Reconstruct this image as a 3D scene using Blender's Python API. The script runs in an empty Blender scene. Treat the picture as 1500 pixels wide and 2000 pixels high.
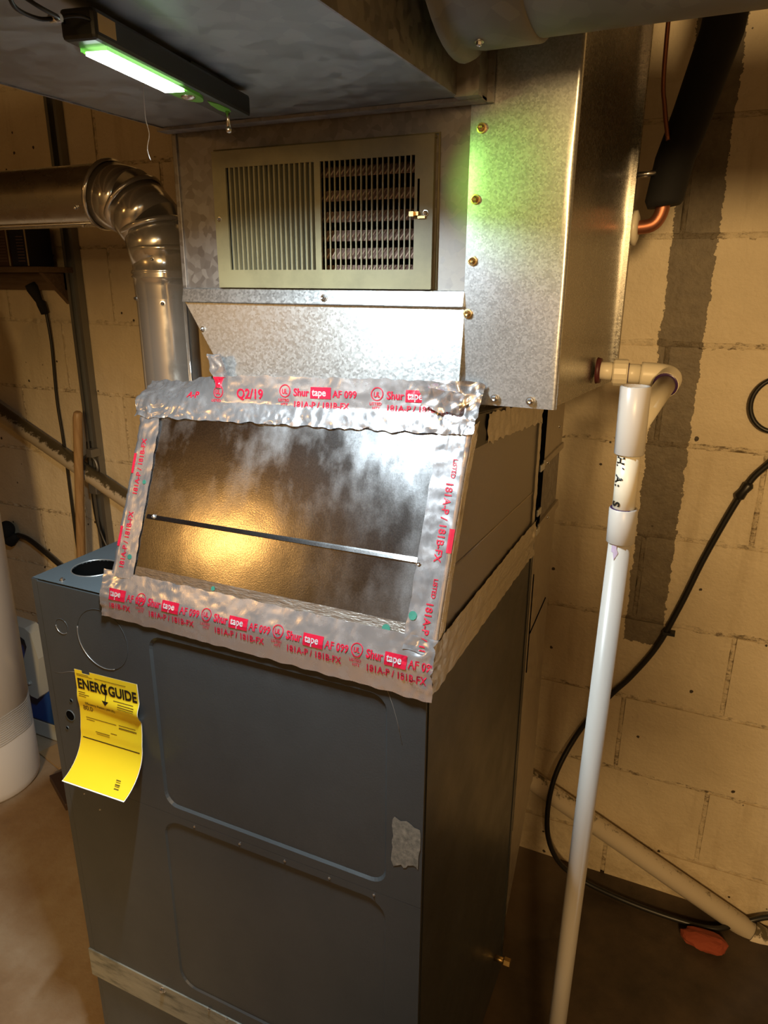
import bpy, bmesh, math, random
from mathutils import Vector, Matrix, noise

random.seed(7)
sc = bpy.context.scene
COL = sc.collection
PI = math.pi
V = Vector

# ------------------------------------------------------------------ camera
cd = bpy.data.cameras.new('camera')
cam = bpy.data.objects.new('camera', cd)
COL.objects.link(cam)
sc.camera = cam
cd.sensor_fit = 'VERTICAL'
cd.sensor_height = 24.0
cd.lens = 24.0 * 1390.8 / 2000.0
cd.clip_start = 0.02
PITCH, YAW, ROLL = 0.313168, 0.427469, -0.0056896
_f = V((-math.sin(YAW) * math.cos(PITCH), math.cos(YAW) * math.cos(PITCH), -math.sin(PITCH)))
_r = V((math.cos(YAW), math.sin(YAW), 0))
_d = _f.cross(_r)
_c, _s = math.cos(ROLL), math.sin(ROLL)
_r, _d = _c * _r + _s * _d, -_s * _r + _c * _d
cam.matrix_world = Matrix(((_r.x, -_d.x, -_f.x, 0.868), (_r.y, -_d.y, -_f.y, -0.66), (_r.z, -_d.z, -_f.z, 1.40), (0, 0, 0, 1)))

# ------------------------------------------------------------------ world, lamps, exposure
w = bpy.data.worlds.new('basement_dark')
sc.world = w
w.use_nodes = True
w.node_tree.nodes['Background'].inputs[0].default_value = (0.35, 0.4, 0.5, 1)
w.node_tree.nodes['Background'].inputs[1].default_value = 0.012
sc.view_settings.view_transform = 'Standard'
sc.view_settings.look = 'None'
sc.view_settings.exposure = 0.0
sc.view_settings.gamma = 1.0
sc.view_settings.use_curve_mapping = False
sc.cycles.use_denoising = True
sc.cycles.max_bounces = 8
sc.cycles.diffuse_bounces = 4
sc.cycles.glossy_bounces = 5
sc.cycles.sample_clamp_indirect = 4.0


def bulb(name, loc, power, col, rad):
    l = bpy.data.lights.new(name, 'POINT')
    l.energy = power
    l.color = col
    l.shadow_soft_size = rad
    o = bpy.data.objects.new(name, l)
    o.location = loc
    COL.objects.link(o)
    return o


# two bare warm bulbs of the basement, behind the photographer
bulb('bulb_light_right', (1.36, -2.3, 1.78), 230, (1.0, 0.64, 0.27), 0.18)
bulb('bulb_light_left', (-1.15, -1.95, 1.86), 8.0, (1.0, 0.50, 0.13), 0.07)


# ------------------------------------------------------------------ materials
def mat(name, col=(0.5, 0.5, 0.5), rough=0.5, metal=0.0, spec=0.5):
    m = bpy.data.materials.new(name)
    m.use_nodes = True
    b = m.node_tree.nodes['Principled BSDF']
    b.inputs['Base Color'].default_value = (*col, 1)
    b.inputs['Roughness'].default_value = rough
    b.inputs['Metallic'].default_value = metal
    b.inputs['Specular IOR Level'].default_value = spec
    return m


class N:
    """tiny node helper"""
    def __init__(s, m):
        s.m = m
        s.t = m.node_tree
        s.b = s.t.nodes['Principled BSDF']

    def n(s, typ, **kw):
        x = s.t.nodes.new(typ)
        for k, v in kw.items():
            setattr(x, k, v)
        return x

    def l(s, a, b):
        s.t.links.new(a, b)

    def pos(s, scale=(1, 1, 1)):
        g = s.n('ShaderNodeNewGeometry')
        mp = s.n('ShaderNodeMapping')
        mp.inputs['Scale'].default_value = scale
        s.l(g.outputs['Position'], mp.inputs['Vector'])
        return mp.outputs[0]

    def noise(s, scale, detail=3, rough=0.5, vec=None):
        x = s.n('ShaderNodeTexNoise')
        x.inputs['Scale'].default_value = scale
        x.inputs['Detail'].default_value = detail
        x.inputs['Roughness'].default_value = rough
        s.l(vec if vec is not None else s.pos(), x.inputs['Vector'])
        return x.outputs['Fac']

    def ramp(s, fac, stops):
        r = s.n('ShaderNodeValToRGB')
        e = r.color_ramp.elements
        while len(e) < len(stops):
            e.new(0.5)
        for i, (p, c) in enumerate(stops):
            e[i].position = p
            if not hasattr(c, '__len__'):
                c = (c, c, c)
            e[i].color = (*c, 1)
        s.l(fac, r.inputs[0])
        return r.outputs[0]

    def mix(s, fac, a, b, mode='MIX'):
        x = s.n('ShaderNodeMix', data_type='RGBA', blend_type=mode)
        for sock, v in ((x.inputs[0], fac), (x.inputs[6], a), (x.inputs[7], b)):
            if hasattr(v, 'is_linked'):
                s.l(v, sock)
            elif hasattr(v, '__len__'):
                sock.default_value = (*v, 1)
            else:
                sock.default_value = v
        return x.outputs[2]

    def math(s, op, a, b=0.0):
        x = s.n('ShaderNodeMath', operation=op)
        for sock, v in ((x.inputs[0], a), (x.inputs[1], b)):
            if hasattr(v, 'is_linked'):
                s.l(v, sock)
            else:
                sock.default_value = v
        return x.outputs[0]

    def bump(s, h, strength=0.3, dist=0.002):
        x = s.n('ShaderNodeBump')
        x.inputs['Strength'].default_value = strength
        x.inputs['Distance'].default_value = dist
        s.l(h, x.inputs['Height'])
        s.l(x.outputs[0], s.b.inputs['Normal'])

    def voronoi(s, scale, feature='F1', vec=None):
        x = s.n('ShaderNodeTexVoronoi', feature=feature)
        x.inputs['Scale'].default_value = scale
        s.l(vec if vec is not None else s.pos(), x.inputs['Vector'])
        return x

    def col(s, c):
        s.l(c, s.b.inputs['Base Color'])

    def rough(s, r):
        s.l(r, s.b.inputs['Roughness'])


def galv(name, c0, c1, r0, r1, cell, bump=0.15):
    m = mat(name, c0, r0, 1.0)
    k = N(m)
    v = k.voronoi(cell)
    sep = k.n('ShaderNodeSeparateColor')
    k.l(v.outputs['Color'], sep.inputs[0])
    big = k.noise(9, 4, 0.6)
    f = k.math('ADD', k.math('MULTIPLY', sep.outputs[0], 0.6), k.math('MULTIPLY', big, 0.5))
    k.col(k.ramp(f, [(0.2, c0), (0.85, c1)]))
    k.rough(k.ramp(f, [(0.15, r0), (0.9, r1)]))
    k.bump(k.noise(cell * 1.6, 3, 0.6), bump, 0.0006)
    return m


M = {}
M['galv_fine'] = galv('galvanised_new_sheet', (0.50, 0.52, 0.54), (0.68, 0.70, 0.72), 0.29, 0.335, 520, 0.10)
N(M['galv_fine']).b.inputs['Metallic'].default_value = 0.86
M['galv_sheet'] = galv('galvanised_bright_sheet', (0.46, 0.485, 0.50), (0.70, 0.725, 0.74), 0.31, 0.40, 380, 0.18)
N(M['galv_sheet']).b.inputs['Metallic'].default_value = 0.91
M['galv_old'] = galv('galvanised_weathered_sheet', (0.24, 0.225, 0.22), (0.38, 0.36, 0.34), 0.55, 0.7, 110, 0.1)
M['galv_side'] = galv('galvanised_side_sheet', (0.30, 0.29, 0.275), (0.37, 0.36, 0.335), 0.20, 0.30, 500, 0.02)
M['galv_duct'] = galv('galvanised_trunk_sheet', (0.26, 0.275, 0.29), (0.36, 0.375, 0.385), 0.42, 0.58, 60, 0.05)
M['galv_return'] = galv('galvanised_return_sheet', (0.42, 0.38, 0.33), (0.5, 0.46, 0.4), 0.45, 0.6, 90, 0.05)
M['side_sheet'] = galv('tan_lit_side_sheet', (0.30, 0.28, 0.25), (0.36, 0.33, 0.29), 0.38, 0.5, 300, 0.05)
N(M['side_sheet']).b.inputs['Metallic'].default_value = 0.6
M['dusty'] = galv('dusty_round_duct_sheet', (0.13, 0.127, 0.118), (0.2, 0.195, 0.18), 0.5, 0.65, 60, 0.05)
N(M['dusty']).b.inputs['Metallic'].default_value = 0.7
M['flue'] = mat('shiny_flue_steel', (0.62, 0.60, 0.58), 0.14, 0.8)
k = N(M['flue'])
k.rough(k.ramp(k.noise(22, 4), [(0.3, 0.10), (0.75, 0.26)]))
M['flue_old'] = mat('dull_flue_steel', (0.52, 0.48, 0.42), 0.28, 0.97)
k = N(M['flue_old'])
k.rough(k.ramp(k.noise(30, 4), [(0.3, 0.22), (0.75, 0.36)]))
M['screw'] = mat('zinc_screw', (0.75, 0.75, 0.76), 0.25, 1.0)
M['brass'] = mat('brass_fitting', (0.7, 0.5, 0.22), 0.35, 1.0)

# box front: bright sheet with hand smudges
m = M['boxfront'] = mat('smudged_bright_sheet', (0.6, 0.6, 0.6), 0.25, 1.0)
k = N(m)
sm = k.noise(7.0, 6, 0.68, k.pos((1, 1, 0.75)))
sm2 = k.noise(30.0, 3, 0.5, k.pos((1.4, 1, 0.45)))
g = k.n('ShaderNodeNewGeometry')
sx = k.n('ShaderNodeSeparateXYZ')
k.l(g.outputs['Position'], sx.inputs[0])
hi = k.n('ShaderNodeMapRange')
hi.inputs[1].default_value = 1.09
hi.inputs[2].default_value = 1.19
k.l(sx.outputs[2], hi.inputs[0])
hx = k.n('ShaderNodeMapRange')
hx.inputs[1].default_value = 0.42
hx.inputs[2].default_value = 0.54
k.l(sx.outputs[0], hx.inputs[0])
reg = k.math('MAXIMUM', hi.outputs[0], k.math('MULTIPLY', hx.outputs[0], 0.55))
s_ = k.math('MULTIPLY', k.ramp(k.math('ADD', k.math('MULTIPLY', sm, 0.7), k.math('MULTIPLY', sm2, 0.3)), [(0.44, 0.0), (0.66, 1.0)]), reg)
sp = k.noise(600, 2)
k.col(k.mix(k.math('MULTIPLY', s_, 0.55), k.ramp(sp, [(0.35, (0.40, 0.40, 0.41)), (0.65, (0.56, 0.56, 0.57))]), (0.62, 0.68, 0.76)))
k.rough(k.ramp(s_, [(0, 0.19), (1, 0.40)]))
mm = k.ramp(s_, [(0, 1.0), (1, 0.91)])
k.l(mm, k.b.inputs['Metallic'])
k.bump(k.math('ADD', k.math('MULTIPLY', sp, 0.10), k.math('MULTIPLY', k.noise(11, 2, 0.4), 2.0)), 0.2, 0.0022)

# foil tape
m = M['foil'] = mat('aluminium_foil_tape', (0.80, 0.79, 0.82), 0.2, 0.88)
k = N(m)
k.rough(k.ramp(k.noise(60, 3), [(0.3, 0.16), (0.7, 0.34)]))
k.bump(k.noise(110, 4, 0.55, k.pos((1, 1, 0.35))), 0.2, 0.0012)
m = M['foil_dull'] = mat('scuffed_foil_tape', (0.62, 0.59, 0.55), 0.36, 1.0)
k = N(m)
k.bump(k.noise(190, 4, 0.6, k.pos((0.4, 0.4, 1.5))), 0.5, 0.0022)
M['red'] = mat('red_tape_print', (0.46, 0.006, 0.028), 0.4, 0.0)
M['white_print'] = mat('silver_tape_print', (0.75, 0.73, 0.74), 0.3, 0.6)
M['green_print'] = mat('green_liner_print', (0.03, 0.16, 0.11), 0.5)

# furnace paint
m = M['paint'] = mat('charcoal_textured_paint', (0.05, 0.055, 0.06), 0.36)
k = N(m)
k.col(k.ramp(k.noise(5, 5, 0.65), [(0.3, (0.041, 0.046, 0.049)), (0.75, (0.057, 0.062, 0.065))]))
k.rough(k.ramp(k.noise(14, 4), [(0.35, 0.30), (0.75, 0.44)]))
k.bump(k.noise(420, 3, 0.6), 0.16, 0.0012)
m = M['paint_top'] = mat('blue_grey_cabinet_paint', (0.068, 0.085, 0.096), 0.4)
k = N(m)
k.bump(k.noise(420, 3, 0.6), 0.1, 0.001)
m = M['strip'] = mat('smudged_grey_strip', (0.26, 0.26, 0.22), 0.5, 0.3)
k = N(m)
k.col(k.ramp(k.noise(26, 5, 0.7, k.pos((0.5, 1, 2))), [(0.3, (0.10, 0.105, 0.09)), (0.5, (0.27, 0.27, 0.23)), (0.8, (0.35, 0.34, 0.29))]))
m = M['residue'] = mat('dried_adhesive_residue', (0.30, 0.27, 0.21), 0.6)
k = N(m)
k.col(k.ramp(k.noise(120, 4, 0.7), [(0.35, (0.13, 0.12, 0.10)), (0.7, (0.32, 0.28, 0.22))]))
M['black'] = mat('black_void', (0.004, 0.004, 0.004), 0.9, 0.0, 0.0)
M['scratch'] = mat('bare_edge_metal', (0.42, 0.43, 0.44), 0.35, 0.8)

# paper label
M['yellow'] = mat('yellow_label_paper', (0.86, 0.64, 0.02), 0.45)
M['paper'] = mat('white_paper_edge', (0.9, 0.88, 0.82), 0.6)
M['ink'] = mat('black_label_ink', (0.012, 0.010, 0.006), 0.5)
M['ink_soft'] = mat('fine_label_print', (0.15, 0.095, 0.01), 0.5)

# grille
m = M['grille'] = mat('cream_green_enamel', (0.42, 0.41, 0.27), 0.45)
k = N(m)
k.col(k.ramp(k.noise(18, 5, 0.65), [(0.3, (0.155, 0.14, 0.08)), (0.6, (0.215, 0.195, 0.11))]))
M['damper'] = mat('dusty_damper_blade', (0.11, 0.12, 0.095), 0.6)
M['vane'] = mat('rusty_brown_vane', (0.20, 0.13, 0.11), 0.6, 0.3)
M['vane_rib'] = mat('dusty_vane_rib', (0.42, 0.31, 0.25), 0.6)
M['rust'] = mat('dark_oxidised_steel', (0.10, 0.07, 0.045), 0.6, 0.5)

# pvc, plastics, rubber
M['pvc'] = mat('white_pvc', (0.56, 0.53, 0.49), 0.32)
M['pvc_warm'] = mat('cream_pvc', (0.76, 0.70, 0.56), 0.35)
M['purple'] = mat('purple_primer', (0.04, 0.015, 0.075), 0.3)
m = M['smear'] = mat('faint_purple_smear', (0.55, 0.45, 0.62), 0.4)
m = M['dirty_pipe'] = mat('dusty_painted_pipe', (0.6, 0.52, 0.40), 0.38)
k = N(m)
g = k.n('ShaderNodeNewGeometry')
sx = k.n('ShaderNodeSeparateXYZ')
k.l(g.outputs['Normal'], sx.inputs[0])
dust = k.math('ADD', sx.outputs[2], k.math('MULTIPLY', k.math('SUBTRACT', k.noise(70, 5, 0.7), 0.5), 1.6))
k.col(k.ramp(dust, [(0.5, (0.62, 0.54, 0.42)), (0.72, (0.10, 0.08, 0.045))]))
M['foam'] = mat('black_foam_insulation', (0.006, 0.006, 0.007), 0.85)
M['rubber'] = mat('black_rubber_cable', (0.012, 0.011, 0.010), 0.4)
M['copper'] = mat('dull_copper', (0.42, 0.17, 0.10), 0.45, 0.9)
M['lampblack'] = mat('black_lamp_plastic', (0.012, 0.014, 0.014), 0.42)
M['lime'] = mat('lime_green_plastic', (0.16, 0.62, 0.05), 0.35)
k = N(M['lime'])
k.b.inputs['Transmission Weight'].default_value = 0.25
M['amber'] = mat('amber_sticker', (0.45, 0.32, 0.12), 0.5)
M['wire'] = mat('dark_hook_wire', (0.03, 0.03, 0.03), 0.4, 0.8)
M['tank'] = mat('white_tank_plastic', (0.62, 0.61, 0.62), 0.38)
M['rib'] = mat('pale_tank_rib', (0.42, 0.42, 0.43), 0.5)
M['blue'] = mat('blue_jug_plastic', (0.012, 0.06, 0.28), 0.35)
M['bluegrey'] = mat('grey_jug_handle', (0.42, 0.45, 0.45), 0.45)
M['cardboard'] = mat('brown_cardboard', (0.36, 0.24, 0.12), 0.8)
M['darkwood'] = mat('dark_stained_board', (0.05, 0.028, 0.02), 0.5)
m = M['wood'] = mat('bare_wood_handle', (0.36, 0.22, 0.10), 0.5)
k = N(m)
k.col(k.ramp(k.noise(30, 4, 0.6, k.pos((6, 6, 0.4))), [(0.3, (0.27, 0.155, 0.065)), (0.7, (0.42, 0.27, 0.13))]))
m = M['shelfwood'] = mat('old_brown_board', (0.13, 0.085, 0.05), 0.65)
k = N(m)
k.col(k.ramp(k.noise(20, 4, 0.6, k.pos((0.5, 6, 6))), [(0.3, (0.10, 0.062, 0.035)), (0.7, (0.17, 0.11, 0.065))]))
M['carton_a'] = mat('dark_red_carton', (0.08, 0.016, 0.018), 0.5)
M['carton_b'] = mat('brown_carton', (0.085, 0.045, 0.028), 0.5)
M['carton_c'] = mat('navy_carton', (0.010, 0.012, 0.035), 0.5)
M['carton_edge'] = mat('worn_carton_edge', (0.45, 0.36, 0.22), 0.5)
m = M['strut'] = mat('grey_steel_strut', (0.24, 0.24, 0.235), 0.45, 0.8)
M['brick'] = mat('orange_brick', (0.24, 0.045, 0.018), 0.9)
M['thread'] = mat('pale_thread', (0.6, 0.6, 0.6), 0.7)

# led
m = M['led'] = bpy.data.materials.new('led_strip_glow')
m.use_nodes = True
nt = m.node_tree
nt.nodes.clear()
e = nt.nodes.new('ShaderNodeEmission')
e.inputs[0].default_value = (0.86, 1.0, 0.97, 1)
e.inputs[1].default_value = 30.0
o = nt.nodes.new('ShaderNodeOutputMaterial')
nt.links.new(e.outputs[0], o.inputs[0])

# wall paint with the bare strip where paint was never applied
def wall_mat(name, crevice):
    m = mat(name, (0.62, 0.53, 0.38), 0.55)
    k = N(m)
    g = k.n('ShaderNodeNewGeometry')
    sx = k.n('ShaderNodeSeparateXYZ')
    k.l(g.outputs['Position'], sx.inputs[0])
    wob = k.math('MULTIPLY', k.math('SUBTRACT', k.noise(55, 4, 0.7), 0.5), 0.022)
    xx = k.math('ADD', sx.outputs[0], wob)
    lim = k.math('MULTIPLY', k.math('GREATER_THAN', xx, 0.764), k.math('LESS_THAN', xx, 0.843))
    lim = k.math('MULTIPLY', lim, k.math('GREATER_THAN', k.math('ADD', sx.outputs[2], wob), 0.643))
    paint = k.ramp(k.noise(3.2, 6, 0.62), [(0.25, (0.52, 0.43, 0.29)), (0.7, (0.70, 0.60, 0.43))])
    drips = k.ramp(k.noise(22, 4, 0.6, k.pos((1, 1, 0.12))), [(0.56, 0.0), (0.72, 0.35)])
    paint = k.mix(drips, paint, (0.36, 0.27, 0.15))
    spots = k.ramp(k.math('ADD', k.voronoi(21).outputs['Distance'], k.math('MULTIPLY', k.noise(75, 3), 0.20)), [(0.165, 1.0), (0.18, 0.0)])
    spots = k.math('MULTIPLY', spots, k.math('GREATER_THAN', k.noise(6, 2), 0.47))
    lowd = k.n('ShaderNodeMapRange')
    lowd.inputs[1].default_value = 0.26
    lowd.inputs[2].default_value = 0.0
    k.l(sx.outputs[2], lowd.inputs[0])
    damp = k.math('MULTIPLY', lowd.outputs[0], k.ramp(k.noise(9, 5, 0.7), [(0.4, 0.0), (0.6, 0.6)]))
    paint = k.mix(damp, paint, (0.30, 0.22, 0.12))
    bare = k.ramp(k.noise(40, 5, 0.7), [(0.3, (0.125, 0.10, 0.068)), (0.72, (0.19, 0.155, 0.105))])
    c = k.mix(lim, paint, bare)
    c = k.mix(spots, c, (0.05, 0.035, 0.02))
    if crevice:
        cr = k.ramp(k.noise(85, 5, 0.75, k.pos((0.55, 1, 1.5))), [(0.50, 0.0), (0.62, 0.85)])
        cr = k.math('MULTIPLY', cr, k.ramp(k.noise(5, 3), [(0.40, 0.25), (0.6, 1.0)]))
        c = k.mix(cr, c, (0.10, 0.068, 0.035))
    k.col(c)
    k.bump(k.math('ADD', k.noise(120, 5, 0.65), k.math('MULTIPLY', k.noise(16, 4, 0.6), 2.2)), 0.5 if not crevice else 0.9, 0.004)
    return m


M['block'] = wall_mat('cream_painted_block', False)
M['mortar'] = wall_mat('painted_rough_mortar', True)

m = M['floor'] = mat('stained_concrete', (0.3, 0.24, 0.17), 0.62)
k = N(m)
g = k.n('ShaderNodeNewGeometry')
sx = k.n('ShaderNodeSeparateXYZ')
k.l(g.outputs['Position'], sx.inputs[0])
right_dark = k.n('ShaderNodeMapRange')  # floor colour turns darker towards the right, with an uneven edge
right_dark.inputs[1].default_value = 0.35
right_dark.inputs[2].default_value = 0.70
k.l(k.math('ADD', sx.outputs[0], k.math('MULTIPLY', k.math('SUBTRACT', k.noise(3, 4, 0.6), 0.5), 0.5)), right_dark.inputs[0])
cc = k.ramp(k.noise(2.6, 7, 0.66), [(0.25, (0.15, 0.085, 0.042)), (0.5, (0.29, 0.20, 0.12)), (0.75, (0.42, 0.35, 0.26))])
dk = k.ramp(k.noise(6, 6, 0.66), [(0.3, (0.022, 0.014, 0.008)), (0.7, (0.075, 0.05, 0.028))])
k.col(k.mix(right_dark.outputs[0], cc, dk))
k.bump(k.noise(60, 5, 0.65), 0.3, 0.004)
M['room'] = mat('dim_basement_wall', (0.20, 0.17, 0.13), 0.8)
M['joist'] = mat('old_joist_wood', (0.10, 0.065, 0.035), 0.8)


# ------------------------------------------------------------------ mesh helpers
def box(bm, lo, hi):
    lo, hi = V(lo), V(hi)
    vs = [bm.verts.new((x, y, z)) for z in (lo.z, hi.z) for y in (lo.y, hi.y) for x in (lo.x, hi.x)]
    for f in ((0, 2, 3, 1), (4, 5, 7, 6), (0, 1, 5, 4), (2, 6, 7, 3), (0, 4, 6, 2), (1, 3, 7, 5)):
        bm.faces.new([vs[i] for i in f])
    return vs


def bevel_all(bm, off, seg=2):
    bmesh.ops.bevel(bm, geom=list(bm.edges), offset=off, segments=seg, profile=0.5, affect='EDGES', clamp_overlap=True)


def hexa(bm, b, t):
    """8 corner solid: b and t are lists of four points in the same order"""
    vb = [bm.verts.new(p) for p in b]
    vt = [bm.verts.new(p) for p in t]
    bm.faces.new(vb[::-1])
    bm.faces.new(vt)
    for i in range(4):
        j = (i + 1) % 4
        bm.faces.new((vb[i], vb[j], vt[j], vt[i]))


def smooth_path(pts, per=6):
    pts = [V(p) for p in pts]
    if len(pts) < 3:
        return pts
    out = []
    n = len(pts)
    for i in range(n - 1):
        p0, p1, p2, p3 = pts[max(i - 1, 0)], pts[i], pts[i + 1], pts[min(i + 2, n - 1)]
        for k in range(per):
            t = k / per
            out.append(0.5 * ((2 * p1) + (p2 - p0) * t + (2 * p0 - 5 * p1 + 4 * p2 - p3) * t * t + (3 * p1 - p0 - 3 * p2 + p3) * t ** 3))
    out.append(pts[-1])
    return out


def tube(bm, pts, r, seg=12, cap=True, smooth=True):
    pts = [V(p) for p in pts]
    rs = r if hasattr(r, '__len__') else [r] * len(pts)
    rings = []
    t = (pts[1] - pts[0]).normalized()
    up = V((0, 0, 1)) if abs(t.z) < 0.9 else V((1, 0, 0))
    n = t.cross(up).normalized()
    for i, p in enumerate(pts):
        if i == 0:
            t = (pts[1] - pts[0]).normalized()
        elif i == len(pts) - 1:
            t = (pts[-1] - pts[-2]).normalized()
        else:
            t = ((pts[i + 1] - p).normalized() + (p - pts[i - 1]).normalized()).normalized()
        n = (n - t * n.dot(t)).normalized()
        b = t.cross(n)
        rings.append([bm.verts.new(p + (n * math.cos(a) + b * math.sin(a)) * rs[i]) for a in [2 * PI * k / seg for k in range(seg)]])
    for a, b in zip(rings, rings[1:]):
        for k in range(seg):
            f = bm.faces.new((a[k], a[(k + 1) % seg], b[(k + 1) % seg], b[k]))
            f.smooth = smooth
    if cap:
        bm.faces.new(rings[0][::-1])
        bm.faces.new(rings[-1])
    return rings


def lathe(bm, origin, axis, prof, seg=24, smooth=True):
    """prof: list of (distance along axis, radius)"""
    o, a = V(origin), V(axis).normalized()
    up = V((0, 0, 1)) if abs(a.z) < 0.9 else V((1, 0, 0))
    n = a.cross(up).normalized()
    b = a.cross(n)
    rings = []
    for d, r in prof:
        if r < 1e-6:
            rings.append([bm.verts.new(o + a * d)])
        else:
            rings.append([bm.verts.new(o + a * d + (n * math.cos(2 * PI * k / seg) + b * math.sin(2 * PI * k / seg)) * r) for k in range(seg)])
    for p, q in zip(rings, rings[1:]):
        for k in range(seg):
            k2 = (k + 1) % seg
            if len(p) == 1 and len(q) == 1:
                continue
            if len(p) == 1:
                f = bm.faces.new((p[0], q[k2], q[k]))
            elif len(q) == 1:
                f = bm.faces.new((p[k], p[k2], q[0]))
            else:
                f = bm.faces.new((p[k], p[k2], q[k2], q[k]))
            f.smooth = smooth


def ring_strip(bm, la, lb, smooth=False):
    n = len(la)
    for i in range(n):
        j = (i + 1) % n
        f = bm.faces.new((la[i], la[j], lb[j], lb[i]))
        f.smooth = smooth


def rrect(x0, x1, z0, z1, r, n=6):
    pts = []
    for cx, cz, a0 in ((x1 - r, z0 + r, -PI / 2), (x1 - r, z1 - r, 0), (x0 + r, z1 - r, PI / 2), (x0 + r, z0 + r, PI)):
        for i in range(n + 1):
            a = a0 + PI / 2 * i / n
            pts.append((cx + r * math.cos(a), cz + r * math.sin(a)))
    return pts


def to_rect(p, c, x0, x1, z0, z1):
    """push the direction c->p out to a rectangle's boundary"""
    dx, dz = p[0] - c[0], p[1] - c[1]
    t = 1e9
    if dx > 1e-9: t = min(t, (x1 - c[0]) / dx)
    if dx < -1e-9: t = min(t, (x0 - c[0]) / dx)
    if dz > 1e-9: t = min(t, (z1 - c[1]) / dz)
    if dz < -1e-9: t = min(t, (z0 - c[1]) / dz)
    return (c[0] + dx * t, c[1] + dz * t)


def solve_uv(bm):
    bmesh.ops.recalc_face_normals(bm, faces=list(bm.faces))


# ------------------------------------------------------------------ object helpers
def tag(o, label=None, cat=None, group=None, kind=None):
    if label: o['label'] = label
    if cat: o['category'] = cat
    if group: o['group'] = group
    if kind: o['kind'] = kind
    return o


def empty(name, loc, label, cat, group=None):
    o = bpy.data.objects.new(name, None)
    o.empty_display_size = 0.05
    o.location = loc
    COL.objects.link(o)
    return tag(o, label, cat, group)


def wloc(o):
    l = V(o.location)
    while o.parent:
        o = o.parent
        l += o.location
    return l


def obj(name, bm, m, parent=None, label=None, recalc=True, kind=None):
    """link a bmesh (world coordinates) as one mesh object, its origin in its middle"""
    if recalc:
        solve_uv(bm)
    me = bpy.data.meshes.new(name)
    lo = V((min(v.co[i] for v in bm.verts) for i in range(3)))
    hi = V((max(v.co[i] for v in bm.verts) for i in range(3)))
    c = (lo + hi) / 2
    for v in bm.verts:
        v.co -= c
    bm.to_mesh(me)
    bm.free()
    for mm in (m if isinstance(m, (list, tuple)) else [m]):
        me.materials.append(mm)
    o = bpy.data.objects.new(name, me)
    COL.objects.link(o)
    if parent:
        o.parent = parent
        o.location = c - wloc(parent)
    else:
        o.location = c
    if label: o['label'] = label
    if kind: o['kind'] = kind
    return o


def B():
    return bmesh.new()


def boxobj(name, lo, hi, m, parent=None, bev=0.0, label=None, kind=None):
    bm = B()
    box(bm, lo, hi)
    if bev: bevel_all(bm, bev)
    return obj(name, bm, m, parent, label, kind=kind)


SCREW = {}


def screw(p, n, parent, r=0.0048, m=None):
    """hex washer head sheet-metal screw"""
    bm = B()
    lathe(bm, p, n, [(0, r), (r * 0.25, r), (r * 0.28, r * 0.72)], 12, False)
    lathe(bm, V(p) + V(n).normalized() * r * 0.28, n, [(0, r * 0.68), (r * 0.6, r * 0.62), (r * 0.75, r * 0.4), (r * 0.6, 0)], 6, False)
    return obj('screw', bm, m or M['screw'], parent)


# text -> flat mesh in 2-D
def text_mesh(s, size, bold=0.0, align='LEFT'):
    cu = bpy.data.curves.new('txt', 'FONT')
    cu.body = s
    cu.size = size
    cu.align_x = align
    cu.offset = bold * size
    cu.resolution_u = 3
    to = bpy.data.objects.new('txt', cu)
    COL.objects.link(to)
    dg = bpy.context.evaluated_depsgraph_get()
    me = bpy.data.meshes.new_from_object(to.evaluated_get(dg))
    vs = [(v.co.x, v.co.y) for v in me.vertices]
    fs = [tuple(p.vertices) for p in me.polygons]
    bpy.data.objects.remove(to)
    bpy.data.curves.remove(cu)
    bpy.data.meshes.remove(me)
    return vs, fs


class Print:
    """collects flat artwork (text, rectangles, rings) and maps it on a surface"""
    def __init__(s):
        s.v, s.f = [], []

    def add(s, vs, fs):
        b = len(s.v)
        s.v += vs
        s.f += [tuple(i + b for i in f) for f in fs]

    def text(s, t, x, y, size, bold=0.0, sx=1.0, align='LEFT'):
        vs, fs = text_mesh(t, size, bold, align)
        s.add([(x + a * sx, y + c) for a, c in vs], fs)

    def rect(s, x0, y0, x1, y1, nx=6, ny=2):
        vs = [(x0 + (x1 - x0) * i / nx, y0 + (y1 - y0) * j / ny) for j in range(ny + 1) for i in range(nx + 1)]
        fs = [(j * (nx + 1) + i, j * (nx + 1) + i + 1, (j + 1) * (nx + 1) + i + 1, (j + 1) * (nx + 1) + i) for j in range(ny) for i in range(nx)]
        s.add(vs, fs)

    def ring(s, x, y, r, w_, n=20):
        vs = []
        for i in range(n):
            a = 2 * PI * i / n
            vs += [(x + r * math.cos(a), y + r * math.sin(a)), (x + (r - w_) * math.cos(a), y + (r - w_) * math.sin(a))]
        s.add(vs, [(2 * i, (2 * i + 2) % (2 * n), (2 * i + 3) % (2 * n), 2 * i + 1) for i in range(n)])

    def disc(s, x, y, r, n=14):
        s.add([(x, y)] + [(x + r * math.cos(2 * PI * i / n), y + r * math.sin(2 * PI * i / n)) for i in range(n)],
              [(0, 1 + i, 1 + (i + 1) % n) for i in range(n)])

    def poly(s, pts):
        s.add(list(pts), [tuple(range(len(pts)))])

    def build(s, name, fn, m, parent, label=None):
        bm = B()
        vs = [bm.verts.new(fn(a, b)) for a, b in s.v]
        for f in s.f:
            try:
                bm.faces.new([vs[i] for i in f])
            except ValueError:
                pass
        return obj(name, bm, m, parent, label, recalc=False, kind='stuff')


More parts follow.
